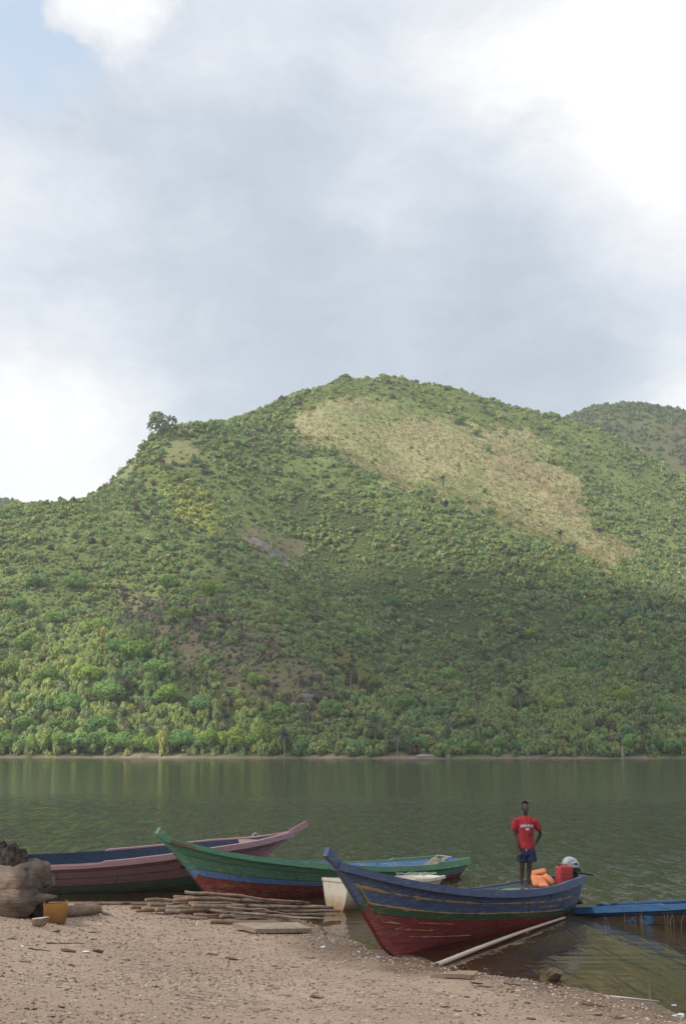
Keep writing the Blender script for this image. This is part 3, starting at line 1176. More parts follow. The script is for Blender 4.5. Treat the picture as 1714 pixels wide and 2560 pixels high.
for i, px in enumerate(list(range(-10, 700, 34)) + list(range(760, 1714, 62))):
    px = px + random.uniform(-9, 9)
    p = hill_at(px, 1881 + random.uniform(-3, 2))
    left = px < 720
    tree(p - Vector((0, 0, 0.2)), random.uniform(3.6, 5.6) if left else random.uniform(2.6, 3.8), random.choice([0, 1, 3, 4, 5]) if left else random.choice([0, 2, 4]),
         'leafy tree in the row above the bare bank, sunlit end' if left else 'low tree in the row above the bare bank, shaded end',
         'sunlit trees along the far bank' if left else 'shaded trees along the far bank', tall=random.uniform(0.9, 1.3))


# ---- oil palms
def palm_proto(seed, nf=20, droop=1.0):
    r = np.random.default_rng(seed)
    tris, cols = [], []
    for i in range(nf):
        a = i * 2.399 + r.uniform(-0.2, 0.2)
        el = r.uniform(-0.35, 1.25) if i > 4 else r.uniform(0.9, 1.4)
        L = r.uniform(3.0, 4.0)
        dr = np.array([math.cos(a), math.sin(a), 0])
        pts = []
        for s in np.linspace(0, 1, 9):
            e = el - droop * 1.25 * s ** 1.5
            if not pts:
                pts.append(np.zeros(3))
            else:
                pts.append(pts[-1] + L / 8 * (dr * math.cos(e) + np.array([0, 0, math.sin(e)])))
        side = np.array([-math.sin(a), math.cos(a), 0])
        old = el < -0.05
        for j in range(1, 9):
            p0, p1 = pts[j - 1], pts[j]
            wl = 0.95 * math.sin(math.pi * (0.12 + 0.82 * j / 9))
            for sg in (-1, 1):
                for q in (0.0, 0.5):
                    b0 = p0 + (p1 - p0) * q
                    b1 = p0 + (p1 - p0) * (q + 0.42)
                    tp = b1 + sg * side * wl + (p1 - p0) * 0.9 + np.array([0, 0, -0.28 * wl - 0.1])
                    tris.append([b0, b1, tp])
                    cols.append((np.array([0.22, 0.18, 0.13]) if old else np.array([0.105, 0.13, 0.075])) * r.uniform(0.75, 1.25))
    T = np.array(tris)
    me = np_mesh('crown', T.reshape(-1, 3), np.arange(len(T) * 3).reshape(-1, 3), M_PALM)
    set_col(me, 'tint', np.array(cols), 'FACE')
    return me


PC = [palm_proto(5), palm_proto(6, 24, 1.15), palm_proto(9, 17, 0.9)]
tb = MB().tube([(0, 0, -1), (0.02, 0, 0.25), (0.0, 0.02, 0.6), (0.02, 0, 1.0)], [0.26, 0.22, 0.2, 0.26], 8)
TRK = bpy.data.meshes.new('trunk')
TRK.from_pydata(tb.v, [], tb.f)
TRK.materials.append(M_TRUNK)


def palm(px, py, trunk, label, scale=1.0, group=None):
    p = hill_at(px, py)
    e = empty('oil_palm', p, (0, 0, random.uniform(0, 6)))
    t = link(bpy.data.objects.new('trunk', TRK), e)
    t.scale = (scale, scale, trunk)
    c = link(bpy.data.objects.new('crown', PC[random.randrange(3)]), e)
    c.location = (0, 0, trunk)
    c.scale = (scale,) * 3
    tag(e, label, 'palm', group)


for px, py, tr, s, lab in PALMS:
    palm(px, py, tr + 2.0, lab, s * 1.15, 'oil palms')

# bare trunks, the post and stones on the far bank
M_DEAD = bark('dead_wood', (0.22, 0.19, 0.165), (0.34, 0.30, 0.26), scale=0.5)
tw = []
for i in range(420):
    x = rng.uniform(-150, 130)
    if x > 0 and rng.uniform() < 0.6:
        continue
    y = float(shore_y(x)) + rng.uniform(1.5, 11)
    z = float(hill_z(x, y))
    if z < 0.1:
        continue
    a = rng.uniform(-0.6, 0.6)
    L = rng.uniform(0.8, 3.0)
    w_ = rng.uniform(0.04, 0.1)
    tw.append([(x - w_, y, z - 0.2), (x + w_, y, z - 0.2), (x + a * L * 0.6, y + rng.uniform(-0.6, 0.6), z + L)])
T = np.array(tw)
me = np_mesh('dead_brush', T.reshape(-1, 3), np.arange(len(T) * 3).reshape(-1, 3), M_DEAD)
tag(link(bpy.data.objects.new('dead_brush', me)), 'pale dead twigs littering the bare far bank', 'brush', kind='stuff')

b = MB()
b.tube([(0, 0, -2), (0.05, 0, 1.2), (0, 0.03, 2.6), (0.06, 0, 4.2)], [0.55, 0.5, 0.42, 0.3], 9)
p = at(1553, 1897, 0.0)
o = b.build('mooring_post', [M_DEAD])
p = Vector((p.x, float(shore_y(p.x)) - 0.5, 0))
o.location = p
tag(o, 'dark dead tree stub standing in the water at the far bank', 'post')


def rock_mesh(name, seed, mat, sx, sy, sz, sub=3, rough=0.35):
    bm = bmesh.new()
    bmesh.ops.create_icosphere(bm, subdivisions=sub, radius=1)
    r = np.random.default_rng(seed)
    pl = [(Vector(r.normal(0, 1, 3)).normalized(), r.uniform(0.55, 0.9)) for _ in range(7)]
    for v in bm.verts:
        for nrm, dd in pl:
            e = v.co.dot(nrm) - dd
            if e > 0:
                v.co -= nrm * e * 0.85
        q = v.co
        v.co = q * (1 + rough * 0.35 * float(fbm(q.x * 2 + seed, q.y * 2 + q.z * 3, 3, seed)))
        v.co = Vector((v.co.x * sx, v.co.y * sy, v.co.z * sz))
    me = bpy.data.meshes.new(name)
    bm.to_mesh(me)
    bm.free()
    me.materials.append(mat)
    return me


M_STONE = bark('grey_stone', (0.20, 0.175, 0.155), (0.30, 0.265, 0.235), scale=0.3)
M_SLAB = NT('rock_slab')
v_ = M_SLAB.coords('Object', (0.30, 0.10, 0.10))
c_ = M_SLAB.mixc(M_SLAB.range(M_SLAB.noise(v_, 1.6, 6, 0.65).outputs['Fac'], 0.35, 0.65), (0.20, 0.17, 0.155), (0.085, 0.076, 0.076))
M_SLAB = M_SLAB.principled(c_, 0.9, M_SLAB.bump(M_SLAB.noise(v_, 3, 6).outputs['Fac'], 1.0, 0.6), 0.15)
for px, py, sx, sz, lab in [(1118, 1893, 1.3, 1.1, 'pale pointed boulder on the far waterline under the yellow bush'),
                            (1068, 1894, 4.2, 1.0, 'long pale rock ledge at the far waterline')]:
    p = hill_at(px, py)
    o = link(bpy.data.objects.new('boulder', rock_mesh('boulder', int(px), M_STONE, sx, 1.6, sz)))
    o.location = (p.x, p.y, p.z)
    tag(o, lab, 'boulder')
p = hill_at(1118, 1884)
tree(p + Vector((0, 2, 0)), 2.6, 3, 'small bright yellow flowering bush above the pale pointed boulder', name='bush', tall=0.8)

# bare rock face in the bush
cen = hill_at(668, 1372)
N_ = 36
vs, fs = [], []
for j in range(N_):
    for i in range(N_):
        a = -1 + 2 * i / (N_ - 1)
        b_ = -1 + 2 * j / (N_ - 1)
        x = cen.x + 14 * a - 6 * b_
        y = cen.y + 12 * b_
        rr = abs(a) ** 2.5 + abs(b_) ** 2.5 + 0.35 * float(fbm(a * 3, b_ * 3, 3, 33))
        z = float(hill_z(x, y)) + 1.4 * (1 - 1.1 * rr) + 0.5 * float(fbm(a * 5, b_ * 5, 3, 34))
        vs.append((x, y, z))
for j in range(N_ - 1):
    for i in range(N_ - 1):
        fs.append((j * N_ + i, j * N_ + i + 1, (j + 1) * N_ + i + 1, (j + 1) * N_ + i))
tag(mesh_obj('rock_outcrop', vs, fs, M_SLAB, smooth=True), 'bare grey rock slab exposed in the hillside bush', 'rock')
cen = hill_at(775, 1752)
o = link(bpy.data.objects.new('rock_outcrop', rock_mesh('rock_outcrop', 77, M_SLAB, 6.0, 3.0, 4.0, 4)))
o.location = cen - Vector((0, 0, 1.0))
tag(o, 'small broken grey cliff low in the dry brown bush', 'rock')


# ---------------------------------------------------------------- clouds overhead and haze
def volume(name, color, dens, aniso=0.0):
    m = bpy.data.materials.new(name)
    m.use_nodes = True
    t = m.node_tree
    t.nodes.clear()
    o = t.nodes.new('ShaderNodeOutputMaterial')
    v = t.nodes.new('ShaderNodeVolumePrincipled')
    v.inputs['Color'].default_value = (*color, 1)
    v.inputs['Density'].default_value = dens
    v.inputs['Anisotropy'].default_value = aniso
    t.links.new(v.outputs[0], o.inputs['Volume'])
    return m


M_CLOUD = [volume('cloud_volume', (1, 1, 1), 0.008), volume('thick_cloud_volume', (1, 1, 1), 0.016)]
ALT = 900.0
off = SUN * (ALT / SUN.z)
for i, (sx, sy, rx, ry, rz, lab) in enumerate([
        (40, 40, 210, 230, 70, 'grey cloud overhead shading the beach and the boats'),
        (190, 500, 230, 250, 85, 'grey cloud overhead shading the lower hillside')]):
    bm = bmesh.new()
    bmesh.ops.create_icosphere(bm, subdivisions=5, radius=1)
    for v in bm.verts:
        q = v.co.copy()
        s = 1 + 0.45 * float(fbm(q.x * 2.2 + 7 * i, q.y * 2.2 + q.z, 4, 20 + i))
        v.co = Vector((q.x * rx * s, q.y * ry * s, q.z * abs(q.z) ** 0.7 * rz * s * (0.6 if q.z < 0 else 1)))
    me = bpy.data.meshes.new('cloud')
    bm.to_mesh(me)
    bm.free()
    me.materials.append(M_CLOUD[i])
    o = link(bpy.data.objects.new('cloud', me))
    o.location = Vector((sx, sy, 0)) + off
    tag(o, lab, 'cloud', kind='stuff')

hz = MB().box((0, 850, 240), (2600, 2300, 500)).build('haze', [volume('haze_air', (0.86, 0.93, 1.0), 0.00013)])
tag(hz, 'thin pale haze over the lake and hills', 'haze', kind='stuff')

# ================================================================ boats
M_OCH = bark('oakum', (0.30, 0.205, 0.095), (0.42, 0.30, 0.15), scale=3)
M_WOOD = bark('weathered_plank', (0.26, 0.195, 0.14), (0.40, 0.315, 0.245), scale=0.8)
M_DARKW = bark('dark_wet_wood', (0.07, 0.05, 0.04), (0.13, 0.10, 0.08), scale=1)


class Hull:
    """a plank boat: lines of constant v run from the stern to the stem"""

    def __init__(self, **k):
        self.__dict__.update(k)

    def P(self, u, v, side=1):
        u = np.asarray(u, float)
        v = np.asarray(v, float)
        u, v = np.broadcast_arrays(u, v)
        w = np.clip(1 - u / 0.55, 0, 1)
        v = v - getattr(self, 'dip', 0.0) * w * w * (3 - 2 * w) * np.sin(np.pi * np.clip(v, 0, 1))
        x0 = -self.rake * v
        xs = hermite(self.sv, self.sx, v)
        x = x0 + (xs - x0) * u
        zk = hermite(self.u, self.zk, u)
        zs = hermite(self.u, self.zs, u)
        b = hermite(self.u, self.b, u)
        p = np.interp(u, self.u, self.p)
        y = side * (np.maximum(b, 0.012) * np.maximum(v, 0) ** p)
        return np.stack([x, y, zk + (zs - zk) * v], -1)

    def N(self, u, v, side=1):
        e = 1e-3
        du = self.P(np.clip(u + e, 0, 1), v, side) - self.P(np.clip(u - e, 0, 1), v, side)
        v0, v1 = np.clip(v - e, 0.01, 1), np.clip(v + e, 0.012, 1)
        dv = self.P(u, v1, side) - self.P(u, v0, side)
        n = np.cross(du, dv)
        n = unit(n)
        s = np.sign(n[..., 1:2] * side + 1e-12)
        return n * s


def shell(b, A, Bq, m=0):
    """closed slab between two (n,m,3) grids"""
    n, k = A.shape[:2]
    vs = np.concatenate([A.reshape(-1, 3), Bq.reshape(-1, 3)])
    o = n * k
    fs = []
    I = lambda i, j: i * k + j
    for i in range(n - 1):
        for j in range(k - 1):
            fs.append((I(i, j), I(i, j + 1), I(i + 1, j + 1), I(i + 1, j)))
            fs.append((o + I(i, j), o + I(i + 1, j), o + I(i + 1, j + 1), o + I(i, j + 1)))
    b.add(vs.tolist(), fs, m)
    rim = [(I(i, j), I(i + 1, j), o + I(i + 1, j), o + I(i, j)) for i in range(n - 1) for j in (0, k - 1)]
    rim += [(I(i, j), I(i, j + 1), o + I(i, j + 1), o + I(i, j)) for j in range(k - 1) for i in (0, n - 1)]
    for f in rim:
        b.add([vs[q].tolist() for q in f], [(0, 1, 2, 3)], m)


def sweep(b, pts, lat, up, a0, a1, b0, b1, m=0):
    """box section along pts: from a0 to a1 along lat, b0 to b1 along up (arrays or numbers)"""
    pts = np.asarray(pts, float)
    n = len(pts)
    a0, a1, b0, b1 = [np.broadcast_to(np.asarray(q, float), (n,))[:, None] for q in (a0, a1, b0, b1)]
    A = np.stack([pts + lat * a0 + up * b0, pts + lat * a0 + up * b1], 1)
    Bq = np.stack([pts + lat * a1 + up * b0, pts + lat * a1 + up * b1], 1)
    shell(b, A, Bq, m)


def boat(name, hull, loc, heading, heel, strakes, mats, rail_mat, in_mat, label, group, thwarts=(), stem=None, post_mats=None, caulk=(), rail=(0.062, 0.03, 0.03, 0.10),
         transom_mat=None, ribs=7, rail_steps=(), floor=None, joints=()):
    root = empty(name, loc, (heel, 0, heading))
    tag(root, label, 'boat', group)
    hp = empty_part('hull', root)
    us = np.linspace(0, 1, 44)
    r = np.random.default_rng(len(label))
    for side in (1, -1):
        for (v0, v1), m in zip(zip(strakes[:-1], strakes[1:]), mats):
            vv = np.linspace(v0 + 0.0042, v1 - 0.0042, 5)
            U, V = np.meshgrid(us, vv, indexing='ij')
            P = hull.P(U, V, side)
            N = hull.N(U, V, side)
            wob = 0.005 * fbm(U * 9 + v0 * 40, V * 3 + side, 3, int(v0 * 100))[..., None]
            o_ = r.uniform(0.0, 0.004)
            b = MB()
            Pi = P - N * 0.022
            Pi[..., 1] = side * np.maximum(Pi[..., 1] * side, 0.003)
            shell(b, P + N * (o_ + wob), Pi)
            b.build('plank', [m], hp, True)
    # inner skin
    vv = np.concatenate([np.linspace(0.995, 0.02, 12)])
    U, V = np.meshgrid(us * 0.985, vv, indexing='ij')
    b = MB()
    for side in (1, -1):
        P = hull.P(U, V, side) - hull.N(U, V, side) * 0.026
        P2 = hull.P(U, V, side) - hull.N(U, V, side) * 0.040
        P[..., 1] = side * np.maximum(P[..., 1] * side, 0.002)
        P2[..., 1] = side * np.maximum(P2[..., 1] * side, 0.001)
        shell(b, P, P2)
    b.build('lining', [in_mat], root, True)
    if ribs:
        for u0 in np.linspace(0.12, 0.8, ribs):
            for side in (1, -1):
                vv = np.linspace(0.05, 0.97, 10)
                c = hull.P(np.full(10, u0), vv, side) - hull.N(np.full(10, u0), vv, side) * 0.04
                nn = hull.N(np.full(10, u0), vv, side)
                b = MB()
                sweep(b, c, np.array([[1, 0, 0]]), -nn, -0.025, 0.025, -0.004, 0.04)
                b.build('rib', [in_mat], root)
    # transom
    vv = np.linspace(0.0, 1.0, 12)
    L = hull.P(np.zeros(12), vv, 1)
    Rr = hull.P(np.zeros(12), vv, -1)
    A = np.stack([L, (L * 0.5 + Rr * 0.5), Rr], 1)
    b = MB()
    shell(b, A + np.array([-0.012, 0, 0]), A + np.array([0.03, 0, 0]))
    b.build('transom', [transom_mat or mats[-1]], root)
    # rails
    ui = np.linspace(0, 1, 60)
    for side in (1, -1):
        S_ = hull.P(ui, np.ones(60), side)
        t = np.gradient(S_, axis=0)
        lat = unit(np.cross(t, np.array([0, 0, 1.0]))) * 1.0
        lat = lat * np.sign(lat[:, 1:2] * side + 1e-9)
        w_out, w_in, up, dn = rail
        lift = np.zeros(60)
        for us_, dz in rail_steps:
            lift = lift + np.where(ui < us_, dz, 0)
        lift = lift + 0.008 * fbm(ui * 14, np.full(60, side * 3.0), 2, 5)
        b = MB()
        sweep(b, S_, lat, np.array([[0, 0, 1.0]]), -w_in, w_out, -dn, up + lift)
        b.build('gunwale', [rail_mat], root)
    # rail across the stern
    S0, S1 = hull.P(0.0, 1.0, 1), hull.P(0.0, 1.0, -1)
    pts = np.linspace(S0, S1, 6)
    b = MB()
    sweep(b, pts, np.array([[-1.0, 0, 0]]), np.array([[0, 0, 1.0]]), -0.035, 0.035, -rail[3] * 0.9, rail[2] * 0.8)
    b.build('stern_rail', [rail_mat], root)
    # stem post
    if stem:
        vv = np.linspace(0.0, 1.0, 14)
        c = hull.P(np.ones(14), vv, 1)
        c[:, 1] = 0
        hx, hz = stem['head']
        ext = np.linspace(0, 1, 4)[1:, None] * np.array([[hx - c[-1, 0], 0, hz - c[-1, 2]]]) + c[-1]
        kx = hull.P(np.linspace(0.86, 1, 4)[:-1], np.zeros(3), 1)
        kx[:, 1] = 0
        c = np.concatenate([kx, c, ext])
        t = unit(np.gradient(c, axis=0))
        fw = np.stack([t[:, 2], 0 * t[:, 0], -t[:, 0]], 1)
        taper = np.concatenate([np.linspace(0.7, 1, 6), np.ones(len(c) - 6)])
        b = MB()
        n_ = len(c)
        cut = stem.get('cuts', [])
        zc = c[:, 2]
        A = np.stack([c + np.array([0, -0.045, 0]) + fw * (stem['f'] * taper)[:, None], c + np.array([0, -0.045, 0]) - fw * stem['a']], 1)
        Bq = np.stack([c + np.array([0, 0.045, 0]) + fw * (stem['f'] * taper)[:, None], c + np.array([0, 0.045, 0]) - fw * stem['a']], 1)
        shell(b, A, Bq)
        o = b.build('stem', post_mats, root)
        for po in o.data.polygons:
            z = po.center.z
            po.material_index = sum(1 for q in cut if z > q)
    # thwarts
    for u0, wd, dz, m in thwarts:
        c = hull.P(u0, 1.0, 1)
        z = c[2] + dz
        vv = np.interp(z, hull.P(np.full(30, u0), np.linspace(0, 1, 30), 1)[:, 2], np.linspace(0, 1, 30))
        yy = hull.P(u0, vv, 1)[1] - 0.05
        MB().box((c[0], 0, z), (wd, 2 * yy, 0.04)).build('thwart', [m], root, bevel=0.005)
    if floor:
        z, u0, u1, m = floor
        for i in range(5):
            yy = -0.28 + 0.14 * i
            x0, x1 = hull.P(u0, 0.2)[0], hull.P(u1, 0.2)[0]
            MB().box(((x0 + x1) / 2, yy, z), (x1 - x0, 0.125, 0.03)).build('floor_board', [m], root)
    # caulked seams
    for v0, side, u0, u1, w_ in caulk:
        nn_ = 150
        ui = np.linspace(u0, u1, nn_)
        wid = w_ * np.clip(0.55 + 1.1 * fbm(ui * 60, np.full(nn_, v0 * 9), 3, 3), 0.12, 2.0)
        dv = 0.004 * fbm(ui * 30, np.full(nn_, v0 * 5), 2, 8)
        hgt = hull.P(0.5, 1.0)[2] + 0.2
        a = hull.P(ui, np.full(nn_, v0) + dv - wid / hgt, side) + hull.N(ui, np.full(nn_, v0), side) * 0.010
        c = hull.P(ui, np.full(nn_, v0) + dv + wid / hgt, side) + hull.N(ui, np.full(nn_, v0), side) * 0.010
        mdl = (a + c) / 2 + hull.N(ui, np.full(nn_, v0), side) * 0.007
        b = MB()
        A = np.stack([a, mdl, c], 1)
        back = hull.P(ui, np.full(nn_, v0), side)[:, None, :] - 0.004 * hull.N(ui, np.full(nn_, v0), side)[:, None, :]
        shell(b, A, np.repeat(back, 3, 1))
        b.build('caulking', [M_OCH], root)
    # open seams between the strakes
    for v0 in strakes[1:-1]:
        for side in (1, -1):
            ui = np.linspace(0.0, 0.985, 60)
            vv = np.full(60, v0)
            nn_ = hull.N(ui, vv, side)
            hw = 0.0045 * (1 + 0.7 * fbm(ui * 25, vv * 7, 2, 9))[:, None]
            up_ = unit(hull.P(ui, vv + 0.01, side) - hull.P(ui, vv - 0.01, side))
            c = hull.P(ui, vv, side) + nn_ * 0.0075
            A = np.stack([c - up_ * hw, c + up_ * hw], 1)
            b = MB()
            shell(b, A, A - nn_[:, None, :] * 0.012)
            b.build('seam', [M_DARKW], hp)
    # butt joints
    for u0, va, vb, side in joints:
        vv = np.linspace(va, vb, 6)
        c = hull.P(np.full(6, u0), vv, side) + hull.N(np.full(6, u0), vv, side) * 0.008
        b = MB()
        b.tube(c.tolist(), 0.006, 5)
        b.build('butt_joint', [M_DARKW], hp)
    return root


def empty_part(name, parent):
    o = bpy.data.objects.new(name, None)
    o.empty_display_size = 0.1
    return link(o, parent)


BLUE = paint('navy_paint', (0.065, 0.103, 0.20), 0.45, (0.20, 0.20, 0.22), 0.25, 0.45)
BLUE_R = paint('navy_rail_paint', (0.070, 0.098, 0.19), 0.35, (0.22, 0.20, 0.20), 0.2, 0.4)
DGREEN = paint('dark_green_paint', (0.045, 0.095, 0.045), 0.4, (0.24, 0.20, 0.10), 0.35, 0.2)
DRED = paint('maroon_paint', (0.22, 0.032, 0.034), 0.38, (0.24, 0.13, 0.07), 0.4, 0.2)
IN_GREEN = paint('inner_green_paint', (0.13, 0.205, 0.165), 0.5, (0.22, 0.20, 0.17), 0.5, 0.3)
GREEN = paint('green_paint', (0.095, 0.285, 0.170), 0.5, (0.34, 0.30, 0.24), 0.25, 0.35)
SKYB = paint('light_blue_paint', (0.115, 0.235, 0.50), 0.45, (0.40, 0.38, 0.33), 0.2, 0.35)
RED = paint('red_brown_paint', (0.275, 0.052, 0.042), 0.55, (0.33, 0.21, 0.14), 0.35, 0.2)
PINK = paint('dusty_pink_paint', (0.36, 0.20, 0.21), 0.5, (0.24, 0.19, 0.17), 0.5, 0.4)
PINK_R = paint('pink_rail_paint', (0.42, 0.24, 0.26), 0.35, (0.30, 0.22, 0.2), 0.25, 0.45)
MOSS = paint('faded_green_paint', (0.115, 0.185, 0.13), 0.65, (0.23, 0.19, 0.155), 0.6, 0.3)
IN_NAVY = paint('inner_navy_paint', (0.008, 0.023, 0.058), 0.1, (0.06, 0.06, 0.08), 0.3, 0.12)
SUNK = paint('bright_blue_paint', (0.050, 0.165, 0.36), 0.35, (0.075, 0.055, 0.045), 0.35, 0.3)


def peeled():
    k = NT('peeled_blue_paint')
    f = k.coords('Object', (1.0, 2.5, 1.1))
    n = k.noise(f, 2.2, 6, 0.6).outputs['Fac']
    base = k.mixc(k.range(k.noise(k.coords('Object', (3, 3, 3)), 2, 4).outputs['Fac'], 0.3, 0.7), (0.045, 0.155, 0.34), (0.06, 0.19, 0.40))
    sep = k.n('ShaderNodeSeparateXYZ', {0: k.coords('Object')})
    msk = k.range(k.math('ADD', n, k.math('MULTIPLY', sep.outputs['X'], 0.05)), 0.50, 0.54)
    c = k.mixc(msk, base, (0.075, 0.055, 0.046))
    return k.principled(c, 0.7, k.bump(k.math('MULTIPLY', msk, -1.0), 0.6, 0.004), 0.25)


PEEL = peeled()


def head_of(a, b):
    return math.atan2(b[1] - a[1], b[0] - a[0])


# ---- navy boat with the standing person
HB = Hull(u=[0, .12, .3, .5, .68, .84, 1], b=[.331, .552, .754, .772, .607, .331, .012], zk=[-.12, -.20, -.24, -.24, -.2, -.14, -.06],
          zs=[.648, .655, .665, .764, .967, 1.253, 1.632], p=[.42, .42, .42, .46, .55, .7, .9], rake=.28, dip=.27, sv=[0, .12, .3, .6, 1.0], sx=[7.0, 7.38, 7.68, 8.14, 8.77])
navy_stern = (4.94, 27.66)
navy = boat('navy_fishing_boat', HB, (*navy_stern, 0), -2.172, 0.063,
            [0, .17, .34, .5, .61, .79, 1.0], [DRED, DRED, DRED, DGREEN, BLUE, BLUE], BLUE_R, IN_GREEN,
            'navy boat with green and maroon bands, bow on the sand, person standing in it', 'wooden boats at the beach',
            thwarts=[(.27, .5, -.11, IN_GREEN), (.55, .24, -.14, IN_GREEN), (.74, .22, -.16, IN_GREEN), (.07, .3, -.18, IN_GREEN)],
            stem=dict(head=(9.06, 1.83), f=.06, a=.10, cuts=[.80, 1.0]), post_mats=[DRED, DGREEN, BLUE_R],
            caulk=[(.79, 1, .10, .985, .022), (.61, 1, .16, .985, .020), (.79, -1, .1, .985, .02), (.34, 1, .80, .93, .010), (.44, 1, .72, .84, .010),
                   (.25, 1, .66, .90, .008), (.70, 1, .22, .36, .014), (.41, 1, .90, .965, .012)],
            floor=(.06, .16, .56, M_DARKW), rail_steps=[(.62, .012), (.2, .012)],
            joints=[(.40, .61, .79, 1), (.17, .61, .79, 1), (.62, .79, 1, 1), (.28, .79, 1, 1), (.55, .34, .5, 1), (.75, .17, .34, 1), (.5, .5, .61, 1)])
b = MB()
vv_ = np.linspace(.62, .74, 8)
b.tube((HB.P(np.full(8, .405), vv_, 1) + HB.N(np.full(8, .405), vv_, 1) * .008).tolist(), (.006 + .008 * rng.uniform(0, 1, 8)).tolist(), 5)
b.build('caulking', [M_OCH], navy)
# oakum up the stem edge
ui = np.linspace(.61, .80, 20)
b = MB()
P0 = HB.P(np.full(20, .975), ui, 1) + HB.N(np.full(20, .975), ui, 1) * .012
b.tube(P0.tolist(), (0.012 + 0.012 * rng.uniform(0, 1, 20)).tolist(), 5)
b.build('caulking', [M_OCH], navy)

# ---- green boat
HG = Hull(u=[0, .12, .32, .55, .72, .86, 1], b=[.461, .724, .90, .92, .75, .43, .012], zk=[-.10, -.18, -.25, -.27, -.24, -.18, -.10],
          zs=[.427, .425, .494, .690, .925, 1.183, 1.567], p=[.40, .40, .42, .46, .55, .7, .9], rake=.25, sv=[0, .12, .3, .6, 1.0], sx=[8.13, 8.53, 8.87, 9.36, 10.09])
green_stern = (3.0, 34.68)
green = boat('green_fishing_boat', HG, (*green_stern, 0), -2.335, 0.0,
             [0, .15, .30, .47, .585, .78, 1.0], [RED, RED, RED, SKYB, GREEN, GREEN], GREEN, SKYB,
             'green boat with light blue stripe and red bottom behind the pile of poles', 'wooden boats at the beach',
             thwarts=[(.3, .22, -.14, SKYB), (.52, .22, -.14, SKYB), (.7, .22, -.16, SKYB), (.08, .25, -.12, GREEN)],
             stem=dict(head=(10.25, 1.69), f=.05, a=.11, cuts=[.66, .83]), post_mats=[RED, SKYB, GREEN], floor=(.03, .16, .56, M_DARKW),
             joints=[(.45, .78, 1, 1), (.7, .585, .78, 1), (.3, .585, .78, 1), (.6, .3, .47, 1), (.8, .15, .3, 1)], rail_steps=[(.66, .02), (.17, .05)], rail=(0.045, 0.03, 0.03, 0.085))
# cracked brown piece of the bow rail
ui = np.linspace(.93, .985, 8)
S_ = HG.P(ui, np.ones(8), 1)
b = MB()
sweep(b, S_, np.array([[0, 1.0, 0]]), np.array([[0, 0, 1.0]]), .03, .062, -.085, -.02 + .02 * rng.uniform(-1, 1, 8))
b.build('broken_rail', [bark('bare_rail', (0.16, 0.085, 0.055), (0.27, 0.17, 0.12), scale=1.5)], green)

# ---- pink boat
HP = Hull(u=[0, .15, .35, .55, .75, .88, 1], b=[.517, .744, .848, .827, .60, .331, .012], zk=[-.10, -.15, -.18, -.18, -.15, -.08, 0.02],
          zs=[.785, .770, .800, .917, 1.09, 1.20, 1.377], p=[.40, .40, .42, .46, .58, .75, .9], rake=.15, sv=[0, .15, .4, .7, 1.0], sx=[6.27, 6.64, 7.06, 7.47, 8.0])
pink_stern = (-9.21, 30.87)
pink = boat('pink_fishing_boat', HP, (*pink_stern, 0), 0.142, 0.087,
            [0, .2, .42, .62, .80, 1.0], [MOSS, MOSS, PINK, PINK, PINK], PINK_R, IN_NAVY,
            'dusty pink boat with dark blue inside, bow pointing over the lake', 'wooden boats at the beach',
            thwarts=[(.42, .2, -.42, IN_NAVY), (.66, .2, -.36, IN_NAVY), (.86, .5, -.03, PINK)],
            ribs=0, stem=dict(head=(8.38, 1.58), f=.04, a=.10, cuts=[]), post_mats=[PINK], rail=(0.05, 0.045, 0.035, 0.105), rail_steps=[(.42, -.05)], joints=[(.3, .62, .8, -1), (.5, .42, .62, -1), (.2, .42, .62, -1), (.65, .8, 1, -1)])

# ---- half sunk blue boat
HS = Hull(u=[0, .2, .45, .7, .85, 1], b=[.42, .5, .55, .48, .3, .012], zk=[-.55, -.50, -.36, -.16, 0.0, .2], zs=[.101, .269, .48, .743, .969, 1.25], p=[.42, .42, .45, .55, .7, .9],
          rake=.05, sv=[0, .5, 1.0], sx=[5.18, 5.77, 6.26])
s0 = at(1455, 2286, 0.0)
sunk = boat('sunken_boat', HS, (5.27, 27.15, 0), -0.877, 0.011, [0, .3, .55, .8, 1.0], [PEEL, PEEL, PEEL, SUNK], SUNK, IN_NAVY,
            'bright blue boat half under water with peeling paint beside the navy boat', 'wooden boats at the beach', ribs=4, rail=(0.04, 0.03, 0.02, 0.09),
            stem=dict(head=(6.45, 1.40), f=.04, a=.09, cuts=[]), post_mats=[SUNK], rail_steps=[(.38, .025)])


# ---- white dinghy
def white_material():
    k = NT('stained_fibreglass')
    geo = k.n('ShaderNodeNewGeometry')
    z = k.n('ShaderNodeSeparateXYZ', {0: geo.outputs['Position']}).outputs['Z']
    n = k.noise(k.coords('Object', (2, 2, 5)), 2.2, 5).outputs['Fac']
    s = k.range(k.math('ADD', z, k.math('MULTIPLY', k.math('SUBTRACT', n, .5), .35)), .36, .02)
    c = k.mixc(s, (.66, .60, .50), (.40, .26, .13))
    c = k.mixc(k.range(k.noise(k.coords('Object', (8, 8, 1.5)), 2, 5).outputs['Fac'], .58, .75, 0, .6), c, (.28, .20, .13))
    return k.principled(c, .45, None, .35)


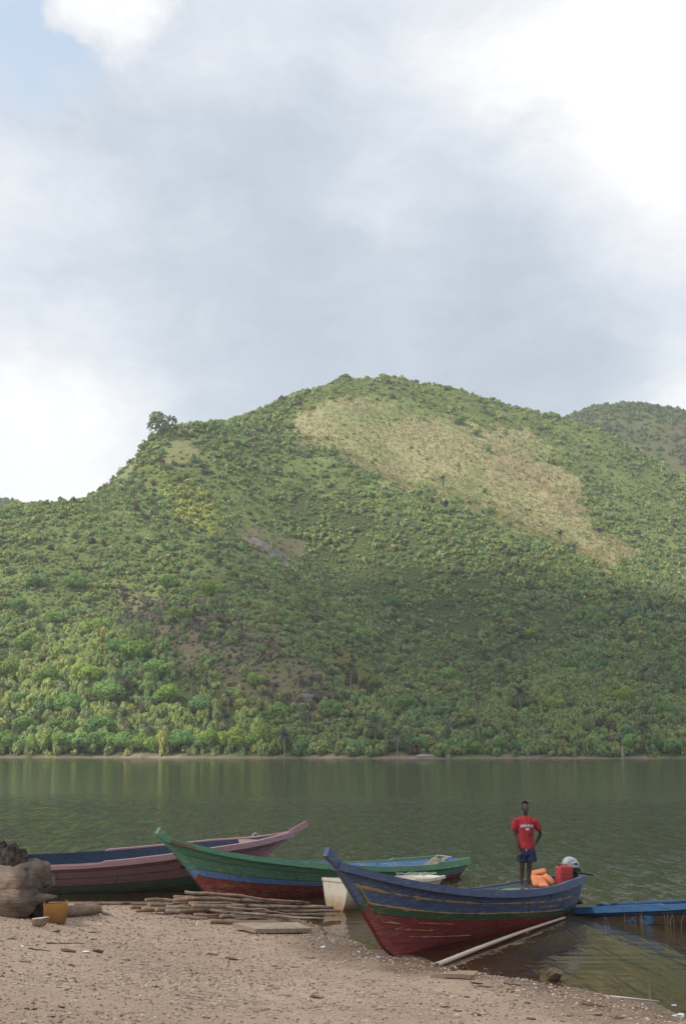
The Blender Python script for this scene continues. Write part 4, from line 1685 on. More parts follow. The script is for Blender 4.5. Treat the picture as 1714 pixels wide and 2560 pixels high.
M_WHITE = white_material()
HW = Hull(u=[0, .3, .6, .85, 1], b=[.48, .55, .54, .46, .34], zk=[-.12, -.13, -.12, -.08, -.02], zs=[.62, .55, .52, .52, .54], p=[.27, .28, .3, .35, .4],
          rake=-.02, sv=[0, .5, 1.0], sx=[2.55, 2.75, 2.95])
dp = (-0.17, 27.80)
ding = boat('white_dinghy', HW, (*dp, 0), 0.65, -0.02, [0, 1.0], [M_WHITE], M_WHITE, M_WHITE,
            'small stained white dinghy squeezed between the green boat and the navy boat', 'wooden boats at the beach', ribs=0, rail=(0.035, 0.035, 0.02, 0.045),
            thwarts=[(.5, .3, -.08, M_WHITE), (.93, .3, -.04, M_WHITE)])
A = np.array([HW.P(1.0, v, 1) for v in np.linspace(0.02, 1, 6)])
Bq = A * np.array([1, -1, 1])
b = MB()
shell(b, np.stack([A, Bq], 1), np.stack([A, Bq], 1) - np.array([.03, 0, 0]))
b.build('bow_panel', [M_WHITE], ding)


# ================================================================ things on the beach and in the boats
def on_ground(px, py, lift=0.0):
    z = 0.3
    for _ in range(12):
        p = at(px, py, z)
        z = max(gz(p.x, p.y), -0.02) + lift
    return at(px, py, z)


M_POLE = bark('pole_bark', (0.17, 0.115, 0.08), (0.30, 0.225, 0.17), (0.075, 0.05, 0.036), 1.0)
M_POLE2 = bark('grey_pole_bark', (0.24, 0.185, 0.14), (0.37, 0.30, 0.245), (0.14, 0.10, 0.075), 1.0)
M_CUT = bark('cut_wood', (0.36, 0.20, 0.10), (0.46, 0.29, 0.17), scale=1.5)
C8 = lambda x, y: (330 + x * 0.338, 2200 + y * 0.338)


def pole(x0, y0, x1, y1, r, layer, label, mid=None):
    y0, y1, layer = y0 + random.uniform(-7, 7), y1 + random.uniform(-14, 14), layer * random.uniform(.85, 1.15)
    a = on_ground(*C8(x0, y0), r + layer)
    c = on_ground(*C8(x1, y1), r * 0.8 + layer * 0.8)
    pts, rad = [], []
    n = 16
    sd = random.uniform(0, 50)
    m = on_ground(*C8(*mid), r + layer + 0.03) if mid else None
    L = (c - a).length
    for i in range(n):
        t = i / (n - 1)
        p = a.lerp(c, t)
        if m:
            p = (a * (1 - t) ** 2 + m * 2 * t * (1 - t) * 1.0 + c * t * t)
        w = 0.045 * min(1.0, L / 1.2)
        p = p + Vector((0, float(fbm(t * 4 + sd, 0.3, 2, 3)) * w, float(fbm(t * 4 + sd, 9.3, 2, 4)) * w))
        g_ = gz(p.x, p.y)
        pts.append(p)
        rad.append(r * (1 - 0.33 * t) * (1 + 0.16 * float(fbm(t * 11 + sd, 5.5, 2, 6))))
    o0 = pts[0].copy()
    b = MB().tube([p - o0 for p in pts], rad, 8, 0, True, 1)
    o = b.build('wooden_pole', [random.choice([M_POLE, M_POLE, M_POLE2]), M_CUT], None, True)
    o.location = o0
    tag(o, label, 'pole', 'cut poles heaped at the water')
    return o


GEN = 'thin bark covered pole in the heap by the green boat'
STUB = 'short cut pole end sticking from the sandy end of the heap'
for x0, y0, x1, y1, r, ly, lab, *md in [
        (580, 312, 1240, 318, .046, .00, 'front pole of the heap, thick bent butt on the sand'),
        (690, 295, 1085, 272, .034, .02, 'forked pole lying second in the heap'),
        (655, 280, 1010, 272, .032, .05, 'crooked branch with a hump near the front of the heap', (770, 225)),
        (1060, 300, 1235, 290, .026, .00, GEN),
        (410, 272, 860, 285, .036, .00, GEN),
        (428, 282, 560, 280, .036, .00, STUB),
        (310, 264, 400, 270, .034, .00, STUB),
        (455, 250, 1000, 262, .040, .04, GEN),
        (370, 240, 1100, 255, .042, .05, GEN),
        (245, 238, 700, 232, .050, .02, 'pole with a broad pale cut face at the sandy end'),
        (345, 216, 1200, 232, .040, .09, GEN),
        (535, 208, 1420, 282, .034, .13, 'long pole slanting across the front of the heap into the water'),
        (520, 205, 1535, 228, .040, .10, 'longest pole, reaching towards the white dinghy'),
        (445, 190, 1485, 210, .046, .17, 'stout straight pole along the top of the heap'),
        (425, 172, 1300, 186, .040, .16, GEN),
        (400, 128, 1310, 178, .054, .24, 'thickest pole on top of the heap with a knobbly butt'),
        (390, 96, 1308, 166, .034, .33, 'slender topmost pole arching over the back of the heap', (800, 118)),
        (310, 122, 900, 160, .038, .22, GEN),
        (312, 150, 900, 176, .056, .17, GEN),
        (200, 140, 800, 160, .036, .15, GEN),
        (100, 150, 700, 158, .036, .12, 'pole end sticking out farthest at the back of the heap'),
        (125, 182, 640, 176, .046, .08, GEN),
        (180, 205, 640, 200, .050, .06, GEN),
        (255, 205, 640, 215, .044, .08, GEN),
        (80, 220, 520, 216, .044, .02, GEN),
        (-10, 212, 420, 218, .040, .00, 'pole lying at the thin sandy end of the heap'),
        (25, 228, 300, 232, .034, .00, STUB),
        (900, 188, 1470, 190, .030, .05, GEN),
        (1000, 238, 1400, 268, .028, .04, GEN),
        (-430, 195, 230, 172, .034, .02, 'thin straight pole behind the yellow container'),
        *[(x, y, x + random.uniform(300, 620), y + random.uniform(-12, 34), random.uniform(.016, .026), ly, 'thin crooked branch tangled in the heap of poles')
          for x, y, ly in ((470, 205, .14), (560, 170, .24), (620, 232, .16), (380, 190, .16), (700, 195, .2), (820, 255, .08), (540, 262, .06), (300, 175, .18), (760, 215, .17), (900, 232, .1), (450, 140, .3))]]:
    pole(x0, y0, x1, y1, r * 0.98, ly, lab, md[0] if md else None)

# sawn plank
p0, p1, p2 = on_ground(638, 2333, .02), on_ground(778, 2331, .03), on_ground(600, 2318, .05)
ex = (p1 - p0).normalized()
ey = (p2 - p0)
ey = (ey - ex * ey.dot(ex))
wd = max(ey.length, .32)
ey = ey.normalized()
L = (p1 - p0).length
b = MB()
N_ = 9
A, Bq = [], []
for i in range(N_):
    t = i / (N_ - 1)
    e = p0 + ex * (t * L) - p0
    zz = Vector((0, 0, 1))
    w0 = ey * (wd + 0.02 * math.sin(t * 9)) - ex * 0.22 * (1 if i == 0 else 0.8 ** (i + 2))
    A.append([e + zz * .075, e + w0 + zz * .08])
    Bq.append([e + zz * 0.0, e + w0])
shell(b, np.array(A), np.array(Bq))
o = b.build('plank', [M_WOOD], None)
o.location = p0
tag(o, 'thick sawn plank lying flat in front of the pole heap', 'plank')

# bamboo
a, c = on_ground(1092, 2412, .035), at(1411, 2294, .035)
b = MB()
pts, rad = [], []
n = 15
for i in range(n):
    for q, k in ((0, 1.12), (.06, 1.0), (.94, 1.0)):
        t = (i + q) / n
        p = a.lerp(c, t)
        pts.append(p - a + Vector((0, 0, .03 * math.sin(t * 3.1))))
        rad.append((.041 - .018 * t) * k)
b.tube(pts, rad, 10)
node_pts = [pts[3 * i] for i in range(1, n)]
kb = NT('dry_bamboo')
cc = kb.mixc(kb.noise(kb.coords('Object', (3, 3, 9)), 3, 5).outputs['Fac'], (.62, .52, .42), (.45, .35, .27))
o = b.build('bamboo_pole', [kb.principled(cc, .5, None, .3)], None, True)
o.location = a
tag(o, 'long pale bamboo pole lying half in the water beside the navy boat', 'pole')
for q in node_pts:
    d_ = (c - a).normalized()
    MB().tube([q - d_ * .012, q + d_ * .012], .043 - .018 * (q.length / (c - a).length), 10).build('node_ring', [M_POLE], o)
bb = MB().tube([(-.002, -.012, 0), (.012, .03, .002)], .034, 10)
bb.build('hollow_end', [M_DARKW], o)


# driftwood log
def log_material():
    k = NT('driftwood')
    g_ = k.noise(k.coords('Object', (0.8, 6, 6)), 3, 7, .65).outputs['Fac']
    n = k.noise(k.coords('Object'), 2.0, 5).outputs['Fac']
    c = k.mixc(k.range(g_, .3, .7), (.25, .18, .13), (.42, .325, .25))
    c = k.mixc(k.range(n, .5, .68, 0, .6), c, (.12, .09, .075))
    sep = k.n('ShaderNodeSeparateXYZ', {0: k.coords('Object')})
    ch = k.range(k.math('ADD', sep.outputs['X'], k.math('MULTIPLY', k.math('SUBTRACT', n, .5), .9)), -.62, -.28)
    c = k.mixc(k.math('MULTIPLY', ch, .75), c, (.10, .085, .075))
    return k.principled(c, .92, k.bump(g_, 1.0, .06), .1)


def charred():
    k = NT('charred_wood')
    g_ = k.noise(k.coords('Object'), 9, 6, .7).outputs['Fac']
    return k.principled(k.mixc(k.range(g_, .4, .7), (.035, .028, .025), (.14, .115, .10)), .9, k.bump(g_, 1, .03), .1)


M_LOG, M_CHAR = log_material(), charred()
lg = on_ground(100, 2300)
b = MB()
rings = []
NS = 26
NS = 56
prof = [(x, float(np.interp(x, [-3.4, -2.4, -1.5, -.9, -.55, -.35, -.2, -.1, -.03, .0], [.56, .55, .55, .56, .57, .56, .50, .43, .30, .12]))) for x in
        list(np.linspace(-3.4, -1.2, 14)) + list(np.linspace(-1.15, 0, 34))]
vs = []
for i, (x, r) in enumerate(prof):
    for k in range(NS):
        an = 2 * math.pi * k / NS
        ca_, sa_ = math.cos(an), math.sin(an)
        nz = float(fbm(x * 1.2 + 3 + ca_, ca_ * 1.6 + sa_ * 2.3, 3, 31))
        gr_ = float(fbm(x * 1.5, ca_ * 7 + 3 * sa_, 3, 32)) + float(fbm(x * 1.5 + 9, sa_ * 7, 3, 33))
        fn_ = float(fbm(x * 9 + ca_ * 4, sa_ * 9 + ca_ * 5, 3, 34))
        e_ = min(1, max(0, (x + .8) / .4))
        rr = r * (1 + (.05 + .11 * e_) * nz + .03 * gr_ + (.012 + .06 * e_) * fn_)
        low = max(0, -sa_)
        vs.append((x + (.20 * nz + .12 * fn_) * e_ + .05 * ca_, ca_ * rr, .53 + sa_ * rr * (1 - .08 * low)))
fs = []
for i in range(len(prof) - 1):
    for k in range(NS):
        k2 = (k + 1) % NS
        fs.append((i * NS + k, i * NS + k2, (i + 1) * NS + k2, (i + 1) * NS + k))
fs.append(tuple((len(prof) - 1) * NS + k for k in range(NS)))
fs.append(tuple(reversed(range(NS))))
log = empty('driftwood_log', (lg.x + .02, lg.y + .25, lg.z - .06), (0, 0, .10))
tag(log, 'huge weathered driftwood log with a charred broken end at the picture edge', 'log')
lo = mesh_obj('log_trunk', vs, fs, [M_LOG], log, True)
b = MB()
for (x, y, z), tip, r in [((-.62, -.05, 1.0), (-.64, -.06, 1.40), .17), ((-.50, 0, .95), (-.45, .02, 1.30), .13), ((-.82, .02, 1.0), (-.86, 0, 1.43), .19), ((-.7, -.1, 1.0), (-.73, -.1, 1.33), .17), ((-.95, 0, .95), (-.98, 0, 1.38), .18)]:
    d_ = Vector(tip) - Vector((x, y, z))
    b.tube([Vector((x, y, z)), Vector((x, y, z)) + d_ * .6 + Vector((.02, .01, 0)), Vector(tip)], [r, r * .85, r * .45], 7)
b.build('burnt_stub', [M_CHAR], log, False)
b = MB()
b.tube([(-.35, -.28, .42), (-.05, -.32, .44), (.10, -.33, .45), (.26, -.34, .47)], [.15, .10, .075, .03], 9)
b.build('broken_root', [M_LOG], log, True)
b = MB()
b.tube([(-.25, -.1, .28), (-.10, -.18, .2), (-.02, -.22, .02)], [.18, .13, .09], 9)
b.build('root', [M_CHAR], log, True)

# cut wood chunk
p = on_ground(99, 2318)
b = MB()
vs, n = [], 14
for zz, s in ((0.0, .55), (.07, .9), (.13, 1.0), (.155, .97)):
    for k in range(n):
        an = 2 * math.pi * k / n
        vs.append((math.cos(an) * .15 * s * (1 + .1 * math.sin(3 * an)) + .06 * zz, math.sin(an) * .11 * s * (1 + .12 * math.cos(2 * an)), zz + .015 * math.cos(an)))
fs = [(i * n + k, i * n + (k + 1) % n, (i + 1) * n + (k + 1) % n, (i + 1) * n + k) for i in range(3) for k in range(n)]
b.add(vs, fs, 0)
b.add(vs[3 * n:], [tuple(range(n))], 1)
b.add(vs[:n], [tuple(reversed(range(n)))], 0)
o = b.build('wood_chunk', [M_POLE, bark('sawn_face', (.50, .40, .33), (.60, .50, .42), scale=1)], None)
o.location = p
tag(o, 'sawn half round of wood with a pale top beside the driftwood log', 'wood chunk')

# yellow container cut from a jerrycan
p = on_ground(138, 2307)
ky = NT('dirty_yellow_plastic')
geo = ky.n('ShaderNodeNewGeometry')
n1 = ky.noise(ky.coords('Object'), 7, 5).outputs['Fac']
zc = ky.n('ShaderNodeSeparateXYZ', {0: ky.coords('Object')}).outputs['Z']
cy_ = ky.mixc(ky.range(ky.math('ADD', zc, ky.math('MULTIPLY', n1, .25)), .45, .18), (.36, .175, .04), (.15, .065, .022))
cy_ = ky.mixc(ky.range(n1, .55, .7, 0, .55), cy_, (.13, .075, .035))
M_YEL = ky.principled(cy_, .45, None, .35)


def rbox(hx, hy, r, n=6):
    out_ = []
    for cx_, cy2, a0 in ((hx - r, hy - r, 0), (-hx + r, hy - r, 90), (-hx + r, -hy + r, 180), (hx - r, -hy + r, 270)):
        for i in range(n):
            a = R(a0 + 90 * i / (n - 1))
            out_.append((cx_ + r * math.cos(a), cy2 + r * math.sin(a)))
    return out_


b = MB()
A, Bq = [], []
sec = rbox(.20, .145, .05)
for k, (x, y) in enumerate(sec + [sec[0]]):
    top = .345 + .022 * math.sin(k * 1.9) + (.03 if k % 11 == 4 else 0) - (.02 if 14 < k < 18 else 0)
    col_ = []
    for zz, s in ((0.0, .90), (.02, .95), (.12, .97), (.24, 1.0), (top, 1.03)):
        col_.append((x * s, y * s, zz))
    A.append(col_)
    Bq.append([(q[0] * .97, q[1] * .96, q[2] + (.006 if i == 0 else 0)) for i, q in enumerate(col_)])
shell(b, np.array(A), np.array(Bq))
b.add([(x * .9, y * .9, .004) for x, y in sec], [tuple(range(len(sec)))])
can = b.build('cut_container', [M_YEL], None, False)
can.location = p
can.rotation_euler = (0, 0, .12)
tag(can, 'dirty yellow plastic can with its top cut off on the sand', 'container')

# short log behind it
a, c = on_ground(150, 2280, .10), on_ground(250, 2274, .10)
b = MB().tube([Vector((-.45, .03, -.02)), Vector((0, 0, 0)), (c - a) * .4, (c - a) * .85 + Vector((0, .02, .01)), (c - a)], [.09, .10, .11, .10, .07], 10)
b.tube([(c - a) * .9, (c - a) + Vector((.12, -.05, -.07)), (c - a) + Vector((.24, -.08, -.09))], [.04, .025, .01], 6)
o = b.build('short_log', [bark('red_bark', (.17, .115, .085), (.28, .20, .15), scale=1)], None, True)
o.location = a
tag(o, 'short dark log with a split end behind the yellow container', 'log')

# pale block
p = on_ground(496, 2316)
o = MB().box((0, 0, .04), (.085, .07, .085), Matrix.Rotation(.2, 3, 'Y')).build('foam_block', [simple('pale_foam', (.62, .56, .48))], None, bevel=.008)
o.location = p
o.rotation_euler = (0, 0, .4)
tag(o, 'small pale block standing on the sand in front of the heap', 'block')

# stone in the shallows
p = at(1385, 2446, 0.0)
o = link(bpy.data.objects.new('stone', rock_mesh('stone', 5, bark('brown_stone', (.10, .075, .055), (.20, .155, .12), scale=1.2), .135, .11, .12, 3, .7)))
o.location = (p.x, p.y, .05)
tag(o, 'dark brown stone standing in the shallow water by the sand', 'stone')

# --- bark scraps, sticks, stones and litter
M_SCRAP = [bark('bark_scrap', (.10, .06, .045), (.20, .13, .095), scale=2), bark('pale_scrap', (.26, .18, .13), (.38, .29, .22), scale=2),
           bark('black_scrap', (.03, .025, .022), (.075, .06, .05), scale=2)]
SCR = []
for i in range(6):
    r = np.random.default_rng(40 + i)
    n = 9
    top, bot = [], []
    for k in range(n):
        an = 2 * math.pi * k / n
        x = math.cos(an) * (1 + .3 * r.uniform(-1, 1))
        y = math.sin(an) * (.42 + .16 * r.uniform(-1, 1))
        z = .10 + .10 * math.cos(an * 2 + i) + .05 * r.uniform(-1, 1)
        top.append((x, y, z + .12))
        bot.append((x * .92, y * .9, z - .1))
    vs = top + bot
    fs = [tuple(range(n)), tuple(reversed(range(n, 2 * n)))] + [(k, n + k, n + (k + 1) % n, (k + 1) % n) for k in range(n)]
    SCR.append((vs, fs))
_sm = {}


def scrap(px, py, size, mi, label, name='bark_scrap', cat='bark', group='bark scraps on the sand', rz=None):
    p = on_ground(px, py)
    i = random.randrange(6)
    if (i, mi) not in _sm:
        me = bpy.data.meshes.new(name)
        me.from_pydata(SCR[i][0], [], SCR[i][1])
        me.materials.append(M_SCRAP[mi])
        _sm[(i, mi)] = me
    o = link(bpy.data.objects.new(name, _sm[(i, mi)]))
    o.location = p + Vector((0, 0, .004))
    o.scale = (size, size, size * random.uniform(.5, .9))
    o.rotation_euler = (random.uniform(-.15, .15), random.uniform(-.12, .12), random.uniform(-.5, .5) if rz is None else rz)
    tag(o, label, cat, group)


C7 = lambda x, y: (x * .5102, 2250 + y * .5102)
C6 = lambda x, y: (1080 + x * .4043, 2250 + y * .4043)
for (x, y), s, m in [(C7(270, 158), .09, 2), (C7(62, 192), .05, 2), (C7(465, 162), .10, 0), (C7(455, 197), .07, 0), (C7(330, 252), .13, 0), (C7(480, 256), .10, 2),
                     (C7(1040, 270), .08, 0), (C7(625, 176), .03, 2), (C7(350, 322), .06, 0), (C7(305, 528), .04, 2), (C7(150, 537), .06, 2), (C7(1520, 287), .08, 0),
                     (C7(620, 297), .06, 0), (C7(1340, 325), .07, 1), (C7(1165, 350), .06, 0), (C7(900, 258), .04, 0), (C7(1010, 580), .05, 0), (C7(1540, 480), .09, 0),
                     (C7(570, 415), .03, 2), (C7(255, 575), .04, 2), (C7(40, 330), .05, 0), (C7(125, 305), .08, 1), (C7(1400, 470), .07, 1), (C7(760, 430), .05, 0),
                     (C6(395, 462), .09, 0), (C6(320, 538), .08, 0), (C6(270, 518), .09, 2), (C6(740, 710), .06, 1), (C6(610, 740), .06, 0), (C6(210, 603), .05, 0),
                     (C6(70, 665), .06, 0), (C6(905, 568), .05, 1), (C6(1240, 668), .06, 1), (C6(1025, 716), .06, 0), (C6(850, 720), .05, 0), (C6(160, 690), .05, 0),
                     (C6(480, 570), .05, 0), (C6(700, 570), .06, 0), (C6(1150, 735), .07, 0), (C6(290, 715), .04, 2), (C6(590, 640), .04, 0)]:
    scrap(x, y, s, m, ['small brown bark scrap on the pebbly sand', 'small pale wood scrap on the pebbly sand', 'small blackened wood scrap on the pebbly sand'][m])
scrap(*C7(1130, 292), .13, 0, 'large curled brown bark piece alone on the open sand')
scrap(*C6(150, 485), .34, 1, 'largest flat bark slab near the end of the bamboo', rz=-.05)
scrap(*C7(1445, 330), .08, 1, 'chunky reddish wood piece on the sand by the picture middle')


def stick(p0, p1, r, label, mat, name='stick'):
    a, c = on_ground(*p0, r * .7), on_ground(*p1, r * .7)
    n = 8
    pts = [(c - a) * (i / (n - 1)) + Vector((0, .02 * math.sin(i * 1.7), .006 * math.sin(i * 2.3))) for i in range(n)]
    o = MB().tube(pts, [r * (1 - .5 * i / (n - 1)) for i in range(n)], 6).build(name, [mat], None, True)
    o.location = a
    tag(o, label, 'stick', 'sticks on the sand')


stick(C6(920, 640), C6(1080, 662), .016, 'dark straight stick at the damp edge of the sand', M_SCRAP[0])
stick(C7(140, 238), C7(250, 250), .010, 'thin dark twig beside the old fire patch', M_SCRAP[2])
stick(C7(230, 212), C7(410, 212), .012, 'long thin twig behind the old fire patch', M_SCRAP[0])
stick(C6(440, 515), C6(575, 530), .014, 'forked twig lying above the waterline', M_SCRAP[0])
stick(C7(800, 325), C7(845, 318), .008, 'short grey twig in the middle of the sand', M_SCRAP[1])
stick(C7(932, 340), C7(945, 362), .010, 'tiny upright twig in the middle of the sand', M_SCRAP[2])
b = MB()
a, c = at(1484, 2487, .004), at(1646, 2503, .004)
b.tube([Vector((0, 0, 0)), (c - a) * .4 + Vector((0, .02, 0)), c - a], [(.035, .012), (.03, .012), (.006, .006)], 8)
o = b.build('floating_reed', [simple('pale_reed', (.50, .46, .42))], None, True)
o.location = a
tag(o, 'pale flat reed stem floating at the edge of the sand', 'reed')

M_LIT = simple('white_plastic', (.70, .71, .74), .4, .4, .08)
for i, (x, y, s, lab) in enumerate([(*C6(1520, 722), .085, 'crumpled white plastic bag at the water edge'), (*C7(108, 228), .035, 'bit of white litter near the twigs'),
                                    (807, 2369, .05, 'pale blue white litter on the damp sand below the dinghy'), (897, 2381, .03, 'scrap of white litter beside the navy bow'),
                                    (946, 2394, .045, 'purple tinted litter scrap near the navy bow'), (*C7(685, 27), .04, 'white litter scrap behind the pole heap end'),
                                    (*C7(425, 256), .07, 'flat white scrap among the burnt twigs'), (*C6(1495, 663), .05, 'white leaf floating in the shallows'),
                                    (*C6(585, 200), .05, 'white plastic scrap floating against the bamboo')]):
    p = on_ground(x, y)
    me = rock_mesh('litter', 60 + i, M_LIT if i != 4 else simple('violet_plastic', (.42, .34, .55), .4), 1, .7, .45, 2, 1.6)
    o = link(bpy.data.objects.new('litter', me))
    o.scale = (s, s, s * (.35 if 'flat' in lab or 'leaf' in lab else 1.0))
    o.location = (p.x, p.y, max(p.z, 0) + s * .15)
    tag(o, lab, 'litter', 'scraps of litter')

# gravel
M_GRAV = NT('gravel')
oi = M_GRAV.n('ShaderNodeAttribute', attribute_name='tint').outputs['Color']
M_GRAV = M_GRAV.principled(oi, .9, None, .15)
ng = 48000
rx = rng.uniform(-8, 6, ng * 3)
ry = rng.uniform(10.5, 27.5, ng * 3)
dd_ = shore_dist(rx, ry)
dens = np.clip(.55 + .5 * fbm(rx * .9, ry * .9, 3, 55) + .5 * np.exp(-((dd_ - .5) / .6) ** 2), .05, 1)
ok = (dd_ > -.15) & (rng.uniform(0, 1, ng * 3) < dens)
rx, ry = rx[ok][:ng], ry[ok][:ng]
rzz = ground_z(rx, ry)
base = np.array([[1, 0, 0], [0, 1, 0], [-1, 0, 0], [0, -1, 0], [0, 0, 1.0], [0, 0, -1.0]])
fcs = np.array([[0, 1, 4], [1, 2, 4], [2, 3, 4], [3, 0, 4], [1, 0, 5], [2, 1, 5], [3, 2, 5], [0, 3, 5]])
m_ = len(rx)
sz = .0075 + .022 * rng.uniform(0, 1, m_) ** 4
jit_ = rng.uniform(.65, 1.3, (m_, 6, 1))
sc3 = np.stack([rng.uniform(.8, 1.6, m_), rng.uniform(.7, 1.2, m_), rng.uniform(.35, .8, m_)], 1)[:, None, :]
an = rng.uniform(0, 6.28, m_)
V = base[None] * jit_ * sc3 * sz[:, None, None]
V = np.stack([V[..., 0] * np.cos(an)[:, None] - V[..., 1] * np.sin(an)[:, None], V[..., 0] * np.sin(an)[:, None] + V[..., 1] * np.cos(an)[:, None], V[..., 2]], -1)
V = V + np.stack([rx, ry, rzz + sz * .25], 1)[:, None, :]
Fc = (fcs[None] + (np.arange(m_) * 6)[:, None, None]).reshape(-1, 3)
me = np_mesh('gravel', V.reshape(-1, 3), Fc, M_GRAV)
tint = np.where((rng.uniform(0, 1, m_) < .33)[:, None], np.array([.25, .175, .13]), np.array([.47, .37, .29])) * rng.uniform(.6, 1.2, (m_, 1))
set_col(me, 'tint', np.repeat(tint, 8, 0), 'FACE')
tag(link(bpy.data.objects.new('gravel', me)), 'fine brown gravel strewn over the sand', 'gravel', kind='stuff')

# dry weeds standing in the shallows
M_WEED = simple('dry_weed', (.34, .25, .16))
for i, (cx, cy, n, sp, lab) in enumerate([(1610, 2312, 9, .45, 'thicker tuft of dry weeds standing in water before the sunken boat'), (1665, 2325, 6, .35, 'thinner tuft of dry weeds in water nearest the picture edge'),
                                          (1622, 2500, 2, .03, 'single dry stalk standing in the shallows'), (1520, 2335, 2, .04, 'lone thin stalk in the water behind the bamboo')]):
    c = at(cx, cy, 0)
    b = MB()
    for k in range(n):
        x, y = random.uniform(-sp, sp), random.uniform(-sp * .6, sp * .6)
        h_ = random.uniform(.12, .38)
        lx = random.uniform(-.1, .1)
        b.tube([(x, y, -.2), (x + lx * .3, y, h_ * .5), (x + lx, y, h_)], [.0035, .003, .0015], 4)
    o = b.build('water_weed', [M_WEED], None)
    o.location = c
    tag(o, lab, 'weed', 'dry weeds in the shallows')


# ---------------------------------------------------------------- in the boats
def w2l(o, p):
    M_ = Matrix.Translation(o.location) @ o.rotation_euler.to_matrix().to_4x4()
    return M_.inverted() @ Vector(p)


def l2w(o, p):
    M_ = Matrix.Translation(o.location) @ o.rotation_euler.to_matrix().to_4x4()
    return M_ @ Vector(p)


FEET = at(1316, 2223, 0.60)
lf = w2l(navy, FEET)
MB().box((lf.x, -.03, lf.z - .022), (.62, 1.18, .04)).build('platform', [IN_GREEN], navy)

# red jerrycan
M_REDP = simple('faded_red_plastic', (.40, .045, .045), .5, .4, .3, 6)
jl = w2l(navy, at(1409, 2213, .52))
j = empty('jerrycan', l2w(navy, (jl.x, jl.y, jl.z)), (0, .03, math.pi * .12))
tag(j, 'red plastic jerrycan standing at the stern of the navy boat', 'jerrycan')
b = MB()
sec = rbox(.165, .12, .035)
A = []
for zz, s in ((0, .93), (.012, .99), (.10, 1.0), (.105, .965), (.118, .965), (.123, 1.0), (.22, 1.0), (.225, .965), (.238, .965), (.243, 1.0), (.36, 1.0), (.39, .97), (.41, .88)):
    A.append([(x * s, y * s, zz) for x, y in sec + [sec[0]]])
A = np.array(A)
n_, k_ = A.shape[:2]
b.add(A.reshape(-1, 3).tolist(), [(i * k_ + q, i * k_ + q + 1, (i + 1) * k_ + q + 1, (i + 1) * k_ + q) for i in range(n_ - 1) for q in range(k_ - 1)])
b.add(A[-1].tolist(), [tuple(range(k_ - 1))])
b.add(A[0].tolist(), [tuple(reversed(range(k_ - 1)))])
b.build('can_body', [M_REDP], j, False)
MB().tube([(-.05, 0, .40), (-.03, 0, .445), (.06, 0, .445), (.09, 0, .40)], .014, 8).build('handle', [M_REDP], j, True)
MB().tube([(-.12, 0, .40), (-.12, 0, .44)], .028, 12).build('cap', [simple('black_plastic', (.02, .02, .022), .5)], j)

# outboard motor
M_COWL = simple('grey_cowl', (.36, .39, .44), .32, .5, .08)
M_BLK = simple('black_metal', (.025, .025, .028), .45, .5)
M_SILV = simple('silver_trim', (.5, .52, .55), .3, .6)
mo = empty('outboard_motor', l2w(navy, (-.26, .02, .57)), (0, 0, .12))
tag(mo, 'grey and black outboard motor clamped to the stern of the navy boat', 'outboard motor')
b = MB()
side_ = [(-.17, 0), (-.188, .07), (-.178, .14), (-.14, .20), (-.07, .238), (.01, .240), (.08, .212), (.135, .16), (.17, .09), (.178, .03), (.165, 0), (0, -.005)]
A = []
for yy_, sc_ in ((-.145, .62), (-.138, .80), (-.11, .93), (-.06, .99), (0, 1.0), (.06, .99), (.11, .93), (.138, .80), (.145, .62)):
    A.append([(x * sc_ + .02, yy_, .30 + z * sc_ + (1 - sc_) * .06) for x, z in side_ + [side_[0]]])
A = np.array(A)
n_, k_ = A.shape[:2]
b.add(A.reshape(-1, 3).tolist(), [(i * k_ + q, i * k_ + q + 1, (i + 1) * k_ + q + 1, (i + 1) * k_ + q) for i in range(n_ - 1) for q in range(k_ - 1)])
b.add(A[-1].tolist(), [tuple(range(k_ - 1))])
b.add(A[0].tolist(), [tuple(reversed(range(k_ - 1)))])
cw = b.build('cowl', [M_COWL], mo, True)
for sgn in (-1, 1):
    MB().tube([(-.02, sgn * .140, .40), (.10, sgn * .146, .44), (.16, sgn * .13, .38), (.05, sgn * .142, .35)], .014, 6).build('cowl_decal', [M_SILV], cw)
    MB().box((.09, sgn * .143, .385), (.07, .012, .04)).build('air_vent', [M_BLK], cw)
MB().box((.05, 0, .255), (.34, .22, .09)).build('lower_cowl', [M_BLK], mo, bevel=.02)
MB().box((.09, 0, -.05), (.16, .09, .56)).build('midsection', [M_BLK], mo, bevel=.02)
MB().box((.10, 0, -.34), (.30, .24, .014)).build('cavitation_plate', [M_BLK], mo)
MB().tube([(-.05, 0, -.44), (.02, 0, -.44), (.2, 0, -.44), (.26, 0, -.44)], [.02, .05, .05, .035], 10).build('gearcase', [M_BLK], mo, True)
for sgn in (-1, 1):
    MB().box((-.03, sgn * .09, .08), (.10, .03, .26)).build('clamp', [M_BLK], mo, bevel=.006)
hd = empty_part('tiller', mo)
# the tiller is swung out over the near quarter
MB().tube([(.10, -.08, .21), (.20, -.11, .20), (.30, -.14, .185)], [.03, .024, .02], 8).build('tiller_arm', [M_BLK], hd, True)
MB().tube([(.30, -.14, .185), (.33, -.15, .18), (.46, -.19, .16)], [.022, .026, .024], 8).build('grip', [M_BLK], hd, True)

# life jackets
M_ORG = simple('orange_fabric', (.72, .26, .12), .75, .2, .12, 9, .01)
M_STRAP = simple('grey_strap', (.16, .15, .15), .8)


